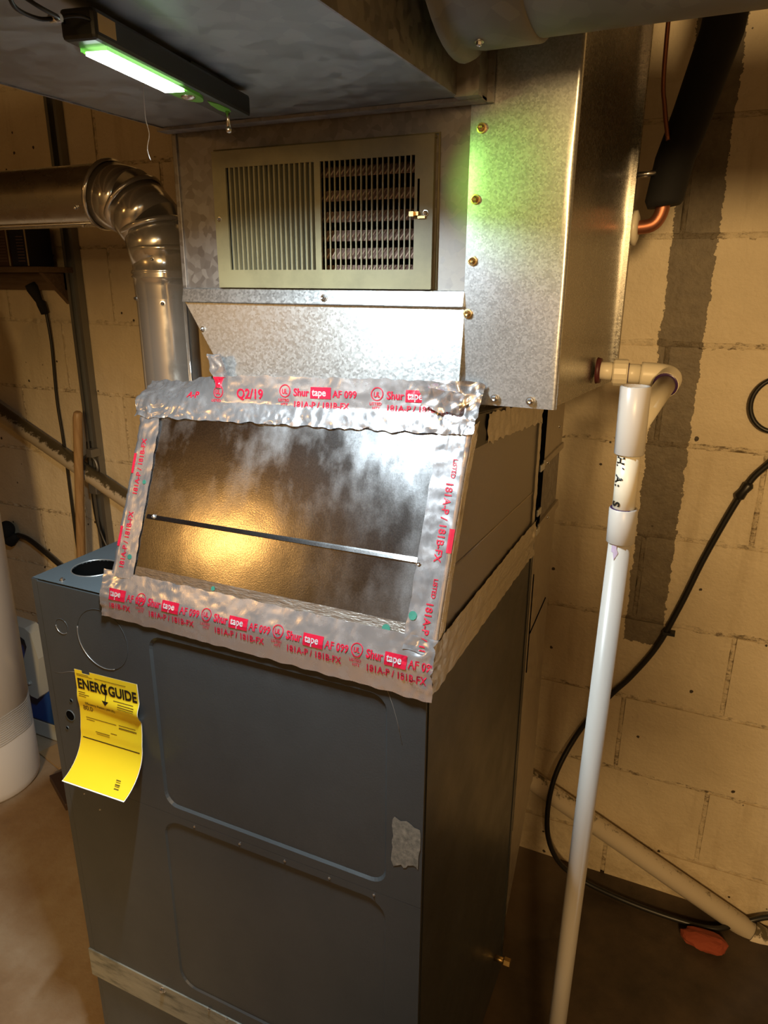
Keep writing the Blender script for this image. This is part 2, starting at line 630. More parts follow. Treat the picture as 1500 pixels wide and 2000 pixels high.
# ------------------------------------------------------------------ setting: floor, walls, ceiling
WY = 0.86
bm = B()
nx, ny = 60, 60
vs = [[bm.verts.new((-3 + 6 * i / nx, -3.4 + 4.4 * j / ny, noise.noise((i * .37, j * .31, 0)) * 0.004 - 0.004)) for i in range(nx + 1)] for j in range(ny + 1)]
for j in range(ny):
    for i in range(nx):
        bm.faces.new((vs[j][i], vs[j][i + 1], vs[j + 1][i + 1], vs[j + 1][i])).smooth = True
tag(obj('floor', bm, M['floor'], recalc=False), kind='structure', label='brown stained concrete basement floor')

wall = boxobj('wall_back', (-2.85, WY + 0.010, -0.02), (2.65, WY + 0.2, 2.25), M['mortar'])
tag(wall, 'cream painted concrete block wall behind the furnace', kind='structure')
HB, LB = 0.196, 0.404
Z0 = 0.111 - HB
proto = None
for r in range(12):
    z0 = Z0 + r * HB
    x_off = 0.781 if r % 2 == 0 else 0.781 + LB / 2
    zz0, zz1 = max(z0 + 0.005, -0.02), min(z0 + HB - 0.005, 2.19)
    i0 = int(math.floor((-2.8 - x_off) / LB))
    rowmesh = None
    for i in range(i0, i0 + 15):
        xa, xb = x_off + i * LB + 0.005, x_off + (i + 1) * LB - 0.005
        if xb > 2.6 or xa < -2.8: continue
        if rowmesh is None:
            bm = B()
            ins = 0.006
            hexa(bm, [(xa, WY + 0.03, zz0), (xb, WY + 0.03, zz0), (xb, WY + 0.03, zz1), (xa, WY + 0.03, zz1)],
                 [(xa, WY + 0.006, zz0), (xb, WY + 0.006, zz0), (xb, WY + 0.006, zz1), (xa, WY + 0.006, zz1)])
            top = [f for f in bm.faces if all(abs(v.co.y - WY - 0.006) < 1e-5 for v in f.verts)][0]
            res = bmesh.ops.inset_region(bm, faces=[top], thickness=ins)
            for v in top.verts: v.co.y = WY
            ob = obj('block', bm, M['block'], wall)
            rowmesh = (ob.data, ob.location.copy(), i)
        else:
            ob = bpy.data.objects.new('block', rowmesh[0])
            COL.objects.link(ob)
            ob.parent = wall
            ob.location = rowmesh[1] + V(((i - rowmesh[2]) * LB, 0, 0))
        ob.location.y += random.uniform(-0.0012, 0.0012)
        ob.rotation_euler = (random.uniform(-.003, .003), 0, random.uniform(-.002, .002))
# squeezed-out lumpy mortar in the joints
bm = B()


def joint_strip(p0, p1, half, du):
    p0, p1 = V(p0), V(p1)
    L = (p1 - p0).length
    d = (p1 - p0) / L
    s = V((0, 0, 1)) if abs(d.x) > 0.5 else V((1, 0, 0))
    n = int(L / du)
    prev = None
    for i in range(n + 1):
        c = p0 + d * (L * i / n)
        row = []
        for j, t in enumerate((-1, -0.55, -0.15, 0.25, 0.6, 1)):
            wv = half * (1 + 0.7 * noise.noise((c.x * 30 + j, c.z * 30, 3)))
            q = c + s * t * wv
            h = (1 - t * t) * 0.0020 + (noise.noise((q.x * 55, q.z * 80, 1)) + 0.7 * noise.noise((q.x * 130, q.z * 160, 4))) * 0.0075 * (1 - abs(t) * 0.6)
            row.append(bm.verts.new((q.x, WY + 0.0035 - h if abs(t) < 1 else WY + 0.008, q.z)))
        if prev:
            for a in range(5):
                bm.faces.new((prev[a], prev[a + 1], row[a + 1], row[a])).smooth = True
        prev = row


for r in range(1, 12):
    joint_strip((-2.4, WY, Z0 + r * HB), (2.0, WY, Z0 + r * HB), 0.0115, 0.006)
for r in range(12):
    x_off = 0.781 if r % 2 == 0 else 0.781 + LB / 2
    for i in range(-8, 4):
        x = x_off + i * LB
        if -2.4 < x < 2.0:
            joint_strip((x, WY, max(0, Z0 + r * HB)), (x, WY, Z0 + (r + 1) * HB), 0.0075, 0.010)
obj('mortar', bm, M['mortar'], wall, kind='stuff')

tag(boxobj('wall_left', (-2.9, -3.4, -0.02), (-2.8, 1.0, 2.25), M['room']), 'plain basement wall on the left, out of view', kind='structure')
tag(boxobj('wall_right', (2.6, -3.4, -0.02), (2.7, 1.0, 2.25), M['room']), 'plain basement wall on the right, out of view', kind='structure')
tag(boxobj('wall_front', (-2.9, -3.5, -0.02), (2.7, -3.4, 2.25), M['room']), 'plain basement wall behind the camera', kind='structure')
ceil = tag(boxobj('ceiling', (-2.9, -3.5, 2.24), (2.7, 1.0, 2.3), M['joist']), 'dark board ceiling over the basement', kind='structure')
for i in range(11):
    boxobj('joist', (-2.7 + i * 0.5, -3.4, 2.1), (-2.66 + i * 0.5, 0.85, 2.24), M['joist'], ceil)

# ------------------------------------------------------------------ furnace
FW, FD, FT = 0.623, 0.50, 0.985
fur = empty('furnace', (FW / 2, FD / 2, 0), 'tall charcoal furnace cabinet with embossed front panels and a round opening in its top', 'furnace')
# shell with a round opening in the top
bm = B()
hc, hr = (0.056, 0.068), 0.033
loop = [(hc[0] + hr * math.cos(2 * PI * i / 40), hc[1] + hr * math.sin(2 * PI * i / 40)) for i in range(40)]
x0, x1, y0, y1 = 0.0, 0.14, 0.002, 0.14
cor = [(x0, y0), (x1, y0), (x1, y1), (x0, y1)]
outer = [to_rect(p, hc, x0, x1, y0, y1) for p in loop]
for c in cor:      # snap nearest sample to each corner
    j = min(range(40), key=lambda i: (outer[i][0] - c[0]) ** 2 + (outer[i][1] - c[1]) ** 2)
    outer[j] = c
vi = [bm.verts.new((x, y, FT)) for x, y in loop]
vo = [bm.verts.new((x, y, FT)) for x, y in outer]
ring_strip(bm, vo, vi)
vd = [bm.verts.new((x, y, FT - 0.002)) for x, y in loop]
ring_strip(bm, vi, vd)
for a in ((x1, FW, y0, FD), (x0, x1, y1, FD)):
    q = [bm.verts.new((a[0], a[2], FT)), bm.verts.new((a[1], a[2], FT)), bm.verts.new((a[1], a[3], FT)), bm.verts.new((a[0], a[3], FT))]
    bm.faces.new(q)
obj('top_panel', bm, M['paint_top'], fur)
bm = B()
box(bm, (0, 0.006, 0.0), (FW, FD, FT - 0.0006))
for f in list(bm.faces):
    if f.calc_center_median().z > FT - 0.01: bm.faces.remove(f)
obj('cabinet', bm, M['paint'], fur)
bm = B()
lathe(bm, (hc[0], hc[1], FT - 0.001), (0, 0, -1), [(0, hr), (0.09, hr), (0.09, 0)], 32)
obj('outlet_sleeve', bm, M['black'], fur, 'dark inside of the round vent opening')
bm = B()
lathe(bm, (hc[0], hc[1], FT), (0, 0, 1), [(0, hr + 0.0014), (0.0009, hr + 0.001), (0.0009, hr), (0, hr - 0.0003)], 40)
obj('opening_rim', bm, M['scratch'], fur)


def recessed(bm, x0, x1, z0, z1, rx0, rx1, rz0, rz1, rad, dep, y, ridge=0.0):
    c = ((rx0 + rx1) / 2, (rz0 + rz1) / 2)
    lp = rrect(rx0, rx1, rz0, rz1, rad)
    ou = [to_rect(p, c, x0, x1, z0, z1) for p in lp]
    for cc in ((x0, z0), (x1, z0), (x1, z1), (x0, z1)):
        j = min(range(len(ou)), key=lambda i: (ou[i][0] - cc[0]) ** 2 + (ou[i][1] - cc[1]) ** 2)
        ou[j] = cc
    a = [bm.verts.new((p[0], y, p[1])) for p in ou]
    b = [bm.verts.new((p[0], y, p[1])) for p in lp]
    li = rrect(rx0 + dep * .9, rx1 - dep * .9, rz0 + dep * .9, rz1 - dep * .9, rad - dep * .5)
    d = [bm.verts.new((p[0], y + dep, p[1])) for p in li]
    e = [bm.verts.new((p[0], y + 0.012, p[1])) for p in ou]
    ring_strip(bm, a, b)
    ring_strip(bm, b, d)
    ring_strip(bm, e, a)
    bm.faces.new(d)


bm = B()
recessed(bm, 0.012, FW - 0.0015, 0.645, 0.982, 0.214, 0.573, 0.660, 0.940, 0.022, 0.0035, 0.0)
obj('upper_front_panel', bm, M['paint'], fur)
bm = B()
recessed(bm, 0.012, FW - 0.0015, 0.272, 0.6446, 0.206, 0.573, 0.300, 0.632, 0.030, 0.0026, 0.0)
obj('lower_front_panel', bm, M['paint'], fur)
boxobj('corner_flange', (0.0, 0.0004, 0.272), (0.0112, 0.0062, 0.984), M['paint'], fur)
boxobj('blower_door', (0.010, 0.004, 0.012), (FW - 0.004, 0.012, 0.214), M['paint'], fur, 0.001)
boxobj('seam_strip', (-0.002, -0.0022, 0.2145), (FW - 0.001, 0.006, 0.2755), M['strip'], fur, 0.0008, 'smudged grey strip across the front')
screw((0.166, -0.002, 0.268), (0, -1, 0), fur, 0.006)
for x, z in ((0.262, 0.276), (0.297, 0.274), (0.318, 0.273)):
    screw((x, -0.002, z), (0, -1, 0), fur, 0.0028)
for x in (0.265, 0.345, 0.42, 0.49, 0.556):
    screw((x, 0.0, 0.6385), (0, -1, 0), fur, 0.0018)
for x, z in ((0.045, 0.70 - .08), (0.075, 0.60)):
    screw((x, 0.0, z), (0, -1, 0), fur, 0.0016)


def arc(name, c, r, a0, a1, rad, m, n=24):
    bm = B()
    tube(bm, [(c[0] + r * math.cos(a0 + (a1 - a0) * i / n), -0.0003, c[1] + r * math.sin(a0 + (a1 - a0) * i / n)) for i in range(n + 1)], rad, 6)
    obj(name, bm, m, fur)


arc('knockout', (0.050, 0.917), 0.012, PI * 1.0, PI * 1.75, 0.0006, M['scratch'])
arc('knockout', (0.128, 0.913), 0.047, PI * 0.92, PI * 1.62, 0.0007, M['scratch'])
arc('knockout_crease', (0.050, 0.917), 0.012, -0.25 * PI, PI, 0.0004, M['paint'])
arc('knockout_crease', (0.128, 0.913), 0.047, -0.38 * PI, 0.92 * PI, 0.0004, M['paint'])
for (x, z, r) in ((0.040, 0.763, 0.0082), (0.0468, 0.791, 0.0026), (0.0295, 0.738, 0.0026)):
    bm = B()
    lathe(bm, (x, -0.0012, z), (0, 1, 0), [(0.0012, r * 1.16), (0, r * 1.08), (0.0003, r)], 20)
    obj('port_rim', bm, M['paint_top'], fur)
    bm = B()
    lathe(bm, (x, -0.0008, z), (0, 1, 0), [(0, 0), (0, r)], 20)
    obj('port', bm, M['black'], fur)
# dried patch of adhesive near the right edge
bm = B()
ce = V((0.600, -0.0006, 0.737))
ringv = []
for i in range(36):
    a = 2 * PI * i / 36
    rx = 0.019 * (1 + 0.35 * noise.noise((math.cos(a) * 2, math.sin(a) * 2, 5)))
    rz = 0.036 * (1 + 0.5 * noise.noise((math.cos(a) * 2, math.sin(a) * 2, 9)))
    sq = (abs(math.cos(a)) ** 4 + abs(math.sin(a)) ** 4) ** -0.25
    ringv.append(bm.verts.new((min(ce.x + rx * sq * math.cos(a), FW - 0.002), ce.y, ce.z + rz * sq * math.sin(a))))
bm.faces.new(ringv)
obj('adhesive_patch', bm, M['residue'], fur, 'rough beige adhesive patch')
# fine scratches
for pts in (((0.02, 0.833), (0.035, 0.836), (0.05, 0.842), (0.064, 0.845)), ((0.573, 0.95), (0.580, 0.93), (0.586, 0.91), (0.592, 0.88))):
    bm = B()
    tube(bm, [(x + random.uniform(-.001, .001), 0.0001, z) for x, z in pts], 0.0004, 5)
    obj('scratch', bm, M['scratch'], fur)
screw((0.05, 0.012, FT), (0, 0, 1), fur, 0.0042)
bm = B()
tube(bm, [(FW, 0.43, 0.10), (FW + 0.02, 0.43, 0.10)], 0.006, 10)
lathe(bm, (FW + 0.02, 0.43, 0.10), (1, 0, 0), [(0, 0.009), (0.012, 0.009), (0.012, 0)], 6, False)
obj('drain_fitting', bm, M['brass'], fur, 'small brass fitting low on the side')
boxobj('side_seam', (FW, 0.488, 0.02), (FW + 0.0015, 0.4995, FT - 0.01), M['paint'], fur)

# ------------------------------------------------------------------ energy label (paper, hanging off the front)
LX0, LX1 = 0.064, 0.186
LL = 0.184


def label_fn(a, b, off=0.0):
    """a 0..1 across, b metres down from the top"""
    zt = 0.851 + 0.005 * a
    if b < 0.10:
        y = -0.0012 - 0.006 * max(0, 1 - ((b - 0.048) / 0.014) ** 2) * (0.3 + 0.7 * a)
        y -= 0.004 * max(0, (b - 0.06) / 0.04) ** 2
        z = zt - b
        ty, tz = 0, -1
    else:
        t = (b - 0.10) / (LL - 0.10)
        ang = t * 1.25
        R_ = (LL - 0.10) / 1.25
        y = -0.0052 - R_ * (1 - math.cos(ang))
        z = zt - 0.10 - R_ * math.sin(ang)
    x = LX0 + (LX1 - LX0) * a
    # outward offset
    if b < 0.10:
        return V((x, y - off, z))
    return V((x, y - off * math.cos(ang), z + off * math.sin(ang) * 1.0))


lab = empty('energy_label', (0.125, -0.002, 0.75), 'yellow energy guide paper label peeling off the furnace front, lower end curling outward', 'label')
for nm, inset, off, mm in (('sheet_back', 0.0, 0.0, M['paper']), ('sheet', 0.006, 0.0005, M['yellow'])):
    bm = B()
    nu, nv = 8, 40
    rows = []
    for j in range(nv + 1):
        b = LL * j / nv
        if nm == 'sheet': b = min(b, LL - 0.0018)
        rows.append([bm.verts.new(label_fn(inset * 1.2 + (1 - 2.4 * inset) * i / nu, b, off)) for i in range(nu + 1)])
    for j in range(nv):
        for i in range(nu):
            if j == 0 and i == 1 and nm: continue
            bm.faces.new((rows[j][i], rows[j][i + 1], rows[j + 1][i + 1], rows[j + 1][i])).smooth = True
    obj(nm, bm, mm, lab, recalc=False)
W_ = LX1 - LX0
lf = lambda o: (lambda x, y: label_fn(x / W_, -y, o))
P = Print()
P.text('ENERG', 0.004, -0.0305, 0.0235, 0.034, 0.80)
P.text('Y', 0.0535, -0.0285, 0.023, 0.010, 0.62)
P.text('GUIDE', 0.0645, -0.0305, 0.0230, 0.034, 0.80)
P.rect(0.0578, -0.041, 0.0596, -0.020, 1, 4)
P.poly([(0.0520, -0.0405), (0.0587, -0.0475), (0.0654, -0.0405)][::-1])
P.rect(0.0055, -0.1135, 0.1175, -0.1120, 14, 1)
P.build('heading_print', lf(0.0010), M['ink'], lab, 'black heading and arrow')
P = Print()
P.text('80.0', 0.009, -0.0665, 0.0115, 0.02)
P.text('Efficiency Rating (AFUE)', 0.016, -0.0555, 0.0062, 0.02)
for (a, b, c) in ((0.004, 0.035, 0.009), (0.004, 0.028, 0.0065), (0.040, 0.100, 0.0082), (0.004, 0.018, 0.0365), (0.005, 0.026, 0.0395), (0.005, 0.020, 0.0425),
                  (0.074, 0.112, 0.0365), (0.083, 0.114, 0.040), (0.083, 0.114, 0.0432), (0.083, 0.114, 0.0465), (0.078, 0.110, 0.0775), (0.078, 0.112, 0.0815), (0.078, 0.112, 0.0828),
                  (0.013, 0.073, 0.0785), (0.014, 0.030, 0.082), (0.032, 0.060, 0.098), (0.034, 0.060, 0.101), (0.062, 0.074, 0.094)):
    P.rect(a, -c - 0.0005, b, -c + 0.0005, 8, 1)
for i, wd in enumerate((0.0016, 0.0008, 0.0022, 0.0010, 0.0018)):
    P.rect(0.089 + 0.001 * i, -0.158 - i * 0.003 - wd, 0.098 + 0.001 * i, -0.158 - i * 0.003, 1, 1)
P.build('fine_print', lf(0.0010), M['ink_soft'], lab, 'small dark print')

# ------------------------------------------------------------------ transition case on the furnace
TL, TR = V((0.152, 0.109, 1.241)), V((0.625, 0.115, 1.257))
BL, BR = V((0.152, 0.0008, 0.9862)), V((0.625, 0.0008, 0.9862))
BK = 0.478
case = empty('transition_case', (0.39, 0.25, 0.9862), 'bright sheet metal box with sloped foil-taped front, standing on the furnace top', 'duct')
bm = B()
hexa(bm, [BL + V((0.001, .002, 0)), BR + V((-0.0012, .002, 0)), (0.6238, BK, 0.9862), (0.153, BK, 0.9862)],
     [TL + V((0.001, .002, -.001)), TR + V((-0.0012, .002, -.001)), (0.6238, BK, 1.225), (0.153, BK, 1.215)])
obj('shell', bm, M['galv_return'], case)


def front(u, v, off=0.0):
    """u 0..1 left to right, v 0..1 bottom to top on the sloped front"""
    a = BL.lerp(BR, u)
    b = TL.lerp(TR, u)
    return a.lerp(b, v) + V((0, -0.92, 0.39)) * off


bm = B()
hexa(bm, [front(0, 0), front(1, 0), front(1, 1), front(0, 1)], [front(0, 0, .0012), front(1, 0, .0012), front(1, 1, .0012), front(0, 1, .0012)])
obj('front_panel', bm, M['boxfront'], case, 'smudged bright front sheet')
bm = B()
hexa(bm, [front(.085, .405, .001), front(.94, .395, .001), front(.94, .42, .001), front(.085, .43, .001)],
     [front(.085, .408, .0032), front(.94, .398, .0032), front(.94, .412, .0022), front(.085, .422, .0022)])
obj('front_seam', bm, M['boxfront'], case)
bm = B()
hexa(bm, [(.6238, .016, .988), (.6238, BK, .988), (.6238, BK, 1.223), (.6238, .114, 1.252)], [(.6252, .016, .988), (.6252, BK, .988), (.6252, BK, 1.223), (.6252, .114, 1.252)])
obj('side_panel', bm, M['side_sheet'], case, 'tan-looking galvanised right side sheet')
M['gap_shade'] = mat('dark_gap_shade', (0.02, 0.021, 0.026), 0.25, 0.6)  # near-black plate colour paints in the shade of an open gap
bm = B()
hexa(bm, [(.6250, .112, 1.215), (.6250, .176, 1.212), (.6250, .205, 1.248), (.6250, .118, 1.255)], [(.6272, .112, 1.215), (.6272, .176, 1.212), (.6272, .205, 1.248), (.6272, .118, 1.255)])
obj('gap_shade_patch', bm, M['gap_shade'], case, 'dark shiny plate standing in for the shaded gap near the top right corner')
bm = B()
tube(bm, [(.6252, .055, 1.088), (.6252, BK - .02, 1.073)], 0.0016, 6)
obj('side_seam', bm, M['galv_return'], case)
for u, v in ((.93, .395), (.11, .42)):
    screw(front(u, v, .001), (0, -.92, .39), case, 0.004)


# foil tapes -----------------------------------------------------------------
def crumple(p, k=1.0, seed=0.0):
    q = V((p.x * 38 + seed, p.y * 38, p.z * 38))
    a = noise.noise(q)
    b = noise.noise(q * 2.3 + V((7, 1, 3)))
    c = noise.noise(q * 5.1 + V((1, 9, 3)))
    return k * ((1 - abs(a) * 2.4) * 0.55 + (1 - abs(b) * 2.4) * 0.5 + (1 - abs(c) * 2.4) * 0.22)


class Tape:
    """path: list of cross-section functions; base(s,t) gives a point, s along in metres, t across in metres"""
    def __init__(s, base, L, Wd, amp, seed=0.0, off=0.0016):
        s.base, s.L, s.W, s.amp, s.seed, s.off = base, L, Wd, amp, seed, off

    def at(s, a, b, extra=0.0):
        e = 0.0015
        p = s.base(a, b)
        du = s.base(a + e, b) - s.base(a - e, b)
        dv = s.base(a, b + e) - s.base(a, b - e)
        n = du.cross(dv).normalized()
        k = s.amp(a, b) if callable(s.amp) else s.amp
        return p + n * (s.off + extra + max(crumple(p, k, s.seed), -s.off * 0.7))

    def mesh(s, name, parent, m, da=0.003, db=0.003, rag=0.0, label=None):
        bm = B()
        na, nb = max(2, int(s.L / da)), max(2, int(s.W / db))
        rows = []
        for j in range(nb + 1):
            row = []
            for i in range(na + 1):
                a, b = s.L * i / na, s.W * j / nb
                if rag:
                    if j in (0, nb): b += rag * noise.noise((a * 60, j, s.seed))
                    if i in (0, na): a += rag * noise.noise((b * 60, i, s.seed))
                row.append(bm.verts.new(s.at(a, b)))
            rows.append(row)
        for j in range(nb):
            for i in range(na):
                bm.faces.new((rows[j][i], rows[j][i + 1], rows[j + 1][i + 1], rows[j + 1][i])).smooth = True
        return obj(name, bm, m, parent, label, recalc=False)


def tape_unit(P, Wt, x, y0, h, logo=True, ul=True):
    """one repeat of the tape printing, height scale h"""
    if ul:
        P.ring(x + 0.010 * h, y0 + 0.011 * h, 0.0078 * h, 0.0011 * h)
        P.text('UL', x + 0.0055 * h, y0 + 0.0075 * h, 0.0085 * h, 0.02, 0.8)
        P.text('LISTED', x + 0.001 * h, y0 - 0.002 * h, 0.0050 * h, 0.01)
        P.text('HTY', x + 0.005 * h, y0 - 0.0068 * h, 0.0048 * h, 0.01)
    P.text('Shur', x + 0.022 * h, y0 + 0.0055 * h, 0.0125 * h, 0.025, 0.92)
    P.rect(x + 0.0455 * h, y0 + 0.003 * h, x + 0.073 * h, y0 + 0.0165 * h, 10, 4)
    Wt.text('tape', x + 0.048 * h, y0 + 0.0062 * h, 0.012 * h, 0.02, 0.9)
    P.text('AF 099', x + 0.0755 * h, y0 + 0.005 * h, 0.0118 * h, 0.015, 0.92)
    P.text('181A-P / 181B-FX', x + 0.022 * h, y0 - 0.0085 * h, 0.0108 * h, 0.015, 0.95)


PITCHT = 0.108

# bottom tape: folds from the sloped front onto the furnace front
def b_base(a, b):
    x = 0.138 + a
    fold = 0.031
    u = (x - BL.x) / (BR.x - BL.x)
    if b < fold:
        bb = fold - b
        return V((x, -0.0005 - 0.0008 * (bb / fold), FT + 0.001 - bb - 0.006 * u * (bb / fold)))
    q = front(u, 0, .0012)
    d = (front(u, 1, 0) - front(u, 0, 0)).normalized()
    return q + d * (b - fold)


tb = Tape(b_base, 0.492, 0.066, lambda a, b: 0.00045 + 0.0022 * max(0, 1 - a / 0.045) + 0.0022 * max(0, (a - 0.43) / 0.05), 3.0)
o = tb.mesh('foil_tape', case, M['foil'], 0.0035, 0.003, 0.002, 'foil tape strip along the bottom front edge, red print')
P, Wt = Print(), Print()
for i in range(-1, 5):
    xs = 0.062 + i * PITCHT
    if i == -1:
        P.rect(0.016, 0.028, 0.044, 0.042, 8, 3)
        Wt.text('tape', 0.018, 0.032, 0.012, 0.02, 0.9)
        P.text('AF 099', 0.047, 0.030, 0.0118, 0.015, 0.92)
        P.text('181B-FX', 0.015, 0.016, 0.0105, 0.015)
    elif i < 4:
        tape_unit(P, Wt, xs, 0.0255, 1.0)
P.v = [(min(a, 0.489), b) for a, b in P.v]
P.build('red_print', lambda a, b: tb.at(a, b, 0.0007), M['red'], o)
Wt.build('pale_print', lambda a, b: tb.at(a, b, 0.0011), M['white_print'], o)

# wide clear-looking second layer of foil above it
def b2_base(a, b):
    x = 0.19 + a
    u = (x - BL.x) / (BR.x - BL.x)
    q = front(u, 0, .0010)
    d = (front(u, 1, 0) - front(u, 0, 0)).normalized()
    return q + d * (0.030 + b)


t2 = Tape(b2_base, 0.41, 0.017, 0.0003, 5.0, 0.0008)
o = t2.mesh('foil_tape', case, M['foil_dull'], 0.006, 0.004)
P = Print()
P.disc(0.375, 0.006, 0.0052)
P.disc(0.13, 0.009, 0.003)
P.build('green_mark', lambda a, b: t2.at(a, b, 0.0006), M['green_print'], o)


# top tape: from the hopper over the edge down to the front
def t_base(a, b):
    x = 0.140 + a
    u = (x - TL.x) / (TR.x - TL.x)
    e = front(min(max(u, -0.03), 1.03), 1, .0012)
    d = (front(u, 1, 0) - front(u, 0, 0)).normalized()
    low = 0.026
    if b < low:
        return e - d * (low - b)
    k = min(max((x - 0.20) / 0.09, 0), 1) * min(max((0.655 - x) / 0.05, 0), 1)
    up = V((0, 0.35, 0.94)).lerp(V((0, 0.13, 0.99)), k)
    if k < 1: up = V((0, 0.75, 0.5)).lerp(up, k)
    return e + up.normalized() * (b - low)


def t_amp(a, b):
    k = 0.0004 + 0.0010 * max(0, 1 - b / 0.03)
    k += 0.0032 * max(0, 1 - a / 0.12) + 0.0040 * max(0, (a - 0.40) / 0.09)
    k += 0.002 * math.exp(-((a - 0.24) / 0.05) ** 2) * max(0, 1 - b / 0.03)
    return k


tt = Tape(t_base, 0.492, 0.062, t_amp, 0.0, 0.0022)
o = tt.mesh('foil_tape', case, M['foil'], 0.0020, 0.0020, 0.004, 'crinkled foil tape along the top front edge, red print')
P, Wt = Print(), Print()
P.ring(0.135, 0.040, 0.0085, 0.0012)
P.text('UL', 0.130, 0.0365, 0.009, 0.02, 0.8)
P.text('LISTED', 0.125, 0.0265, 0.005, 0.01)
P.text('Q2/19', 0.165, 0.033, 0.0175, 0.02, 0.9)
P.text('A-P', 0.082, 0.030, 0.013, 0.02)
tape_unit(P, Wt, 0.228, 0.033, 1.04)
tape_unit(P, Wt, 0.356, 0.033, 1.04)
P.build('red_print', lambda a, b: tt.at(a, b, 0.0008), M['red'], o)
Wt.build('pale_print', lambda a, b: tt.at(a, b, 0.0012), M['white_print'], o)


# left edge tape, wraps round the left side
def l_base(a, b):
    v = 0.10 + 0.86 * a / 0.24
    wrap = 0.012
    wd = 0.0365 - 0.004 * a / 0.24
    if b < wrap:
        p = front(0, v, .0012)
        return p + V((-0.0008, (wrap - b), 0))
    p = front(0, v, .0012)
    return p + V(((b - wrap) * wd / 0.0345, 0, 0))


tl = Tape(lambda a, b: l_base(b, a), 0.0465, 0.24, lambda a, b: 0.0004 + 0.0022 * max(0, (b - 0.17) / 0.07) + (0.0008 if a < 0.014 else 0), 0.0, 0.0018)
o = tl.mesh('foil_tape', case, M['foil'], 0.003, 0.003, 0.002, 'foil tape strip down the left front edge, red print')
P, Wt = Print(), Print()
for y0 in (0.012, 0.115):
    P2 = Print()
    P2.text('181A-P / 181B-FX', 0, 0, 0.0108, 0.015)
    P.add([(0.029 - b, y0 + a) for a, b in P2.v], P2.f)
    P2 = Print()
    P2.rect(0, 0, 0.028, 0.006, 6, 2)
    P.add([(0.016 - b, y0 + 0.03 + a) for a, b in P2.v], P2.f)
P.v = [(a, min(b, 0.238)) for a, b in P.v]
P.build('red_print', lambda a, b: tl.at(a, b, 0.0007), M['red'], o)
P = Print()
P.disc(0.036, 0.030, 0.0035)
P.disc(0.038, 0.135, 0.0030)
P.build('green_mark', lambda a, b: tl.at(a, b, 0.0007), M['green_print'], o)


# right edge tape, wraps round the right side
def r_base(b, a):
    v = 0.06 + 0.90 * a / 0.25
    wd = 0.036
    if b < wd:
        p = front(1, v, .0012)
        return p + V((-(wd - b), 0, 0))
    p = front(1, v, .0012)
    return p + V((0.0012, (b - wd), 0))


tr = Tape(r_base, 0.056, 0.25, lambda a, b: 0.0004 + 0.0024 * max(0, (b - 0.19) / 0.06) + 0.0016 * max(0, 1 - b / 0.04), 0.0, 0.0018)
o = tr.mesh('foil_tape', case, M['foil'], 0.0028, 0.003, 0.002, 'foil tape strip down the right front edge, red print')
P = Print()
for y1 in (0.185, 0.055):
    P2 = Print()
    P2.text('181A-P / 181B-FX', 0, 0, 0.0118, 0.015)
    P.add([(0.020 + b, y1 - a) for a, b in P2.v], P2.f)
    P2 = Print()
    P2.rect(0, 0, 0.026, 0.007, 6, 2)
    P.add([(0.0325 + b * 0.55, y1 - 0.05 - a) for a, b in P2.v], P2.f)
    P2 = Print()
    P2.text('LISTED', 0, 0, 0.007, 0.015)
    P.add([(0.024 + b, y1 + 0.025 - a) for a, b in P2.v], P2.f)
P.v = [(a, max(b, 0.002)) for a, b in P.v]
P.build('red_print', lambda a, b: tr.at(a, b, 0.0007), M['red'], o)
P = Print()
P.disc(0.006, 0.037, 0.005)
P.build('green_mark', lambda a, b: tr.at(a, b, 0.0007), M['green_print'], o)


# tape along the bottom of the right side, round the furnace top edge
def sb_base(a, b):
    y = -0.004 + a
    if b < 0.03:
        return V((FW + 0.0006 + 0.002, y, 0.955 + b))
    return V((0.6252 + 0.0012, y, 0.955 + b))


ts = Tape(sb_base, 0.487, 0.064, lambda a, b: 0.0006 + 0.0026 * max(0, 1 - a / 0.1) + 0.0026 * max(0, (a - 0.40) / 0.08), 0.0, 0.002)
ts.mesh('foil_tape', case, M['foil_dull'], 0.0035, 0.0035, 0.003, 'scuffed foil tape along the bottom of the right side')


def st_base(a, b):
    f = a / 0.31
    return V((0.6256, 0.168 + a, 1.248 - 0.025 * f - 0.036 + b))


Tape(st_base, 0.31, 0.037, 0.0020, 0.0, 0.002).mesh('foil_tape', case, M['foil_dull'], 0.004, 0.004, 0.006, 'rough foil tape along the top of the right side')


def sv_base(a, b):
    return V((0.6256, BK - 0.020 + a, 0.99 + b))


Tape(sv_base, 0.020, 0.232, 0.0010, 0.0, 0.002).mesh('foil_tape', case, M['foil_dull'], 0.004, 0.005, 0.003)


# torn scraps on the hopper corners
def scrapL(a, b):
    return V((0.272 + a * 0.9 - 0.30 * (b), 0.118, 1.262 + b))


Tape(scrapL, 0.026, 0.046, 0.0042, 0.0, 0.003).mesh('foil_scrap', case, M['foil'], 0.0024, 0.0024, 0.006, 'torn scrap of foil with red print at the left corner')
P = Print()
P.rect(0.000, 0.003, 0.026, 0.017, 10, 6)
tsl = Tape(scrapL, 0.026, 0.046, 0.0042, 0.0, 0.003)
P.build('red_print', lambda a, b: tsl.at(a, b, 0.0009), M['red'], bpy.data.objects[[x.name for x in case.children if x.name.startswith('foil_scrap')][-1]])


def scrapR(a, b):
    return V((0.565 + a, 0.108, 1.263 + b - a * 0.12))


Tape(scrapR, 0.048, 0.024, 0.0040, 0.0, 0.003).mesh('foil_scrap', case, M['foil'], 0.0024, 0.0024, 0.005, 'torn scrap of foil at the right corner')

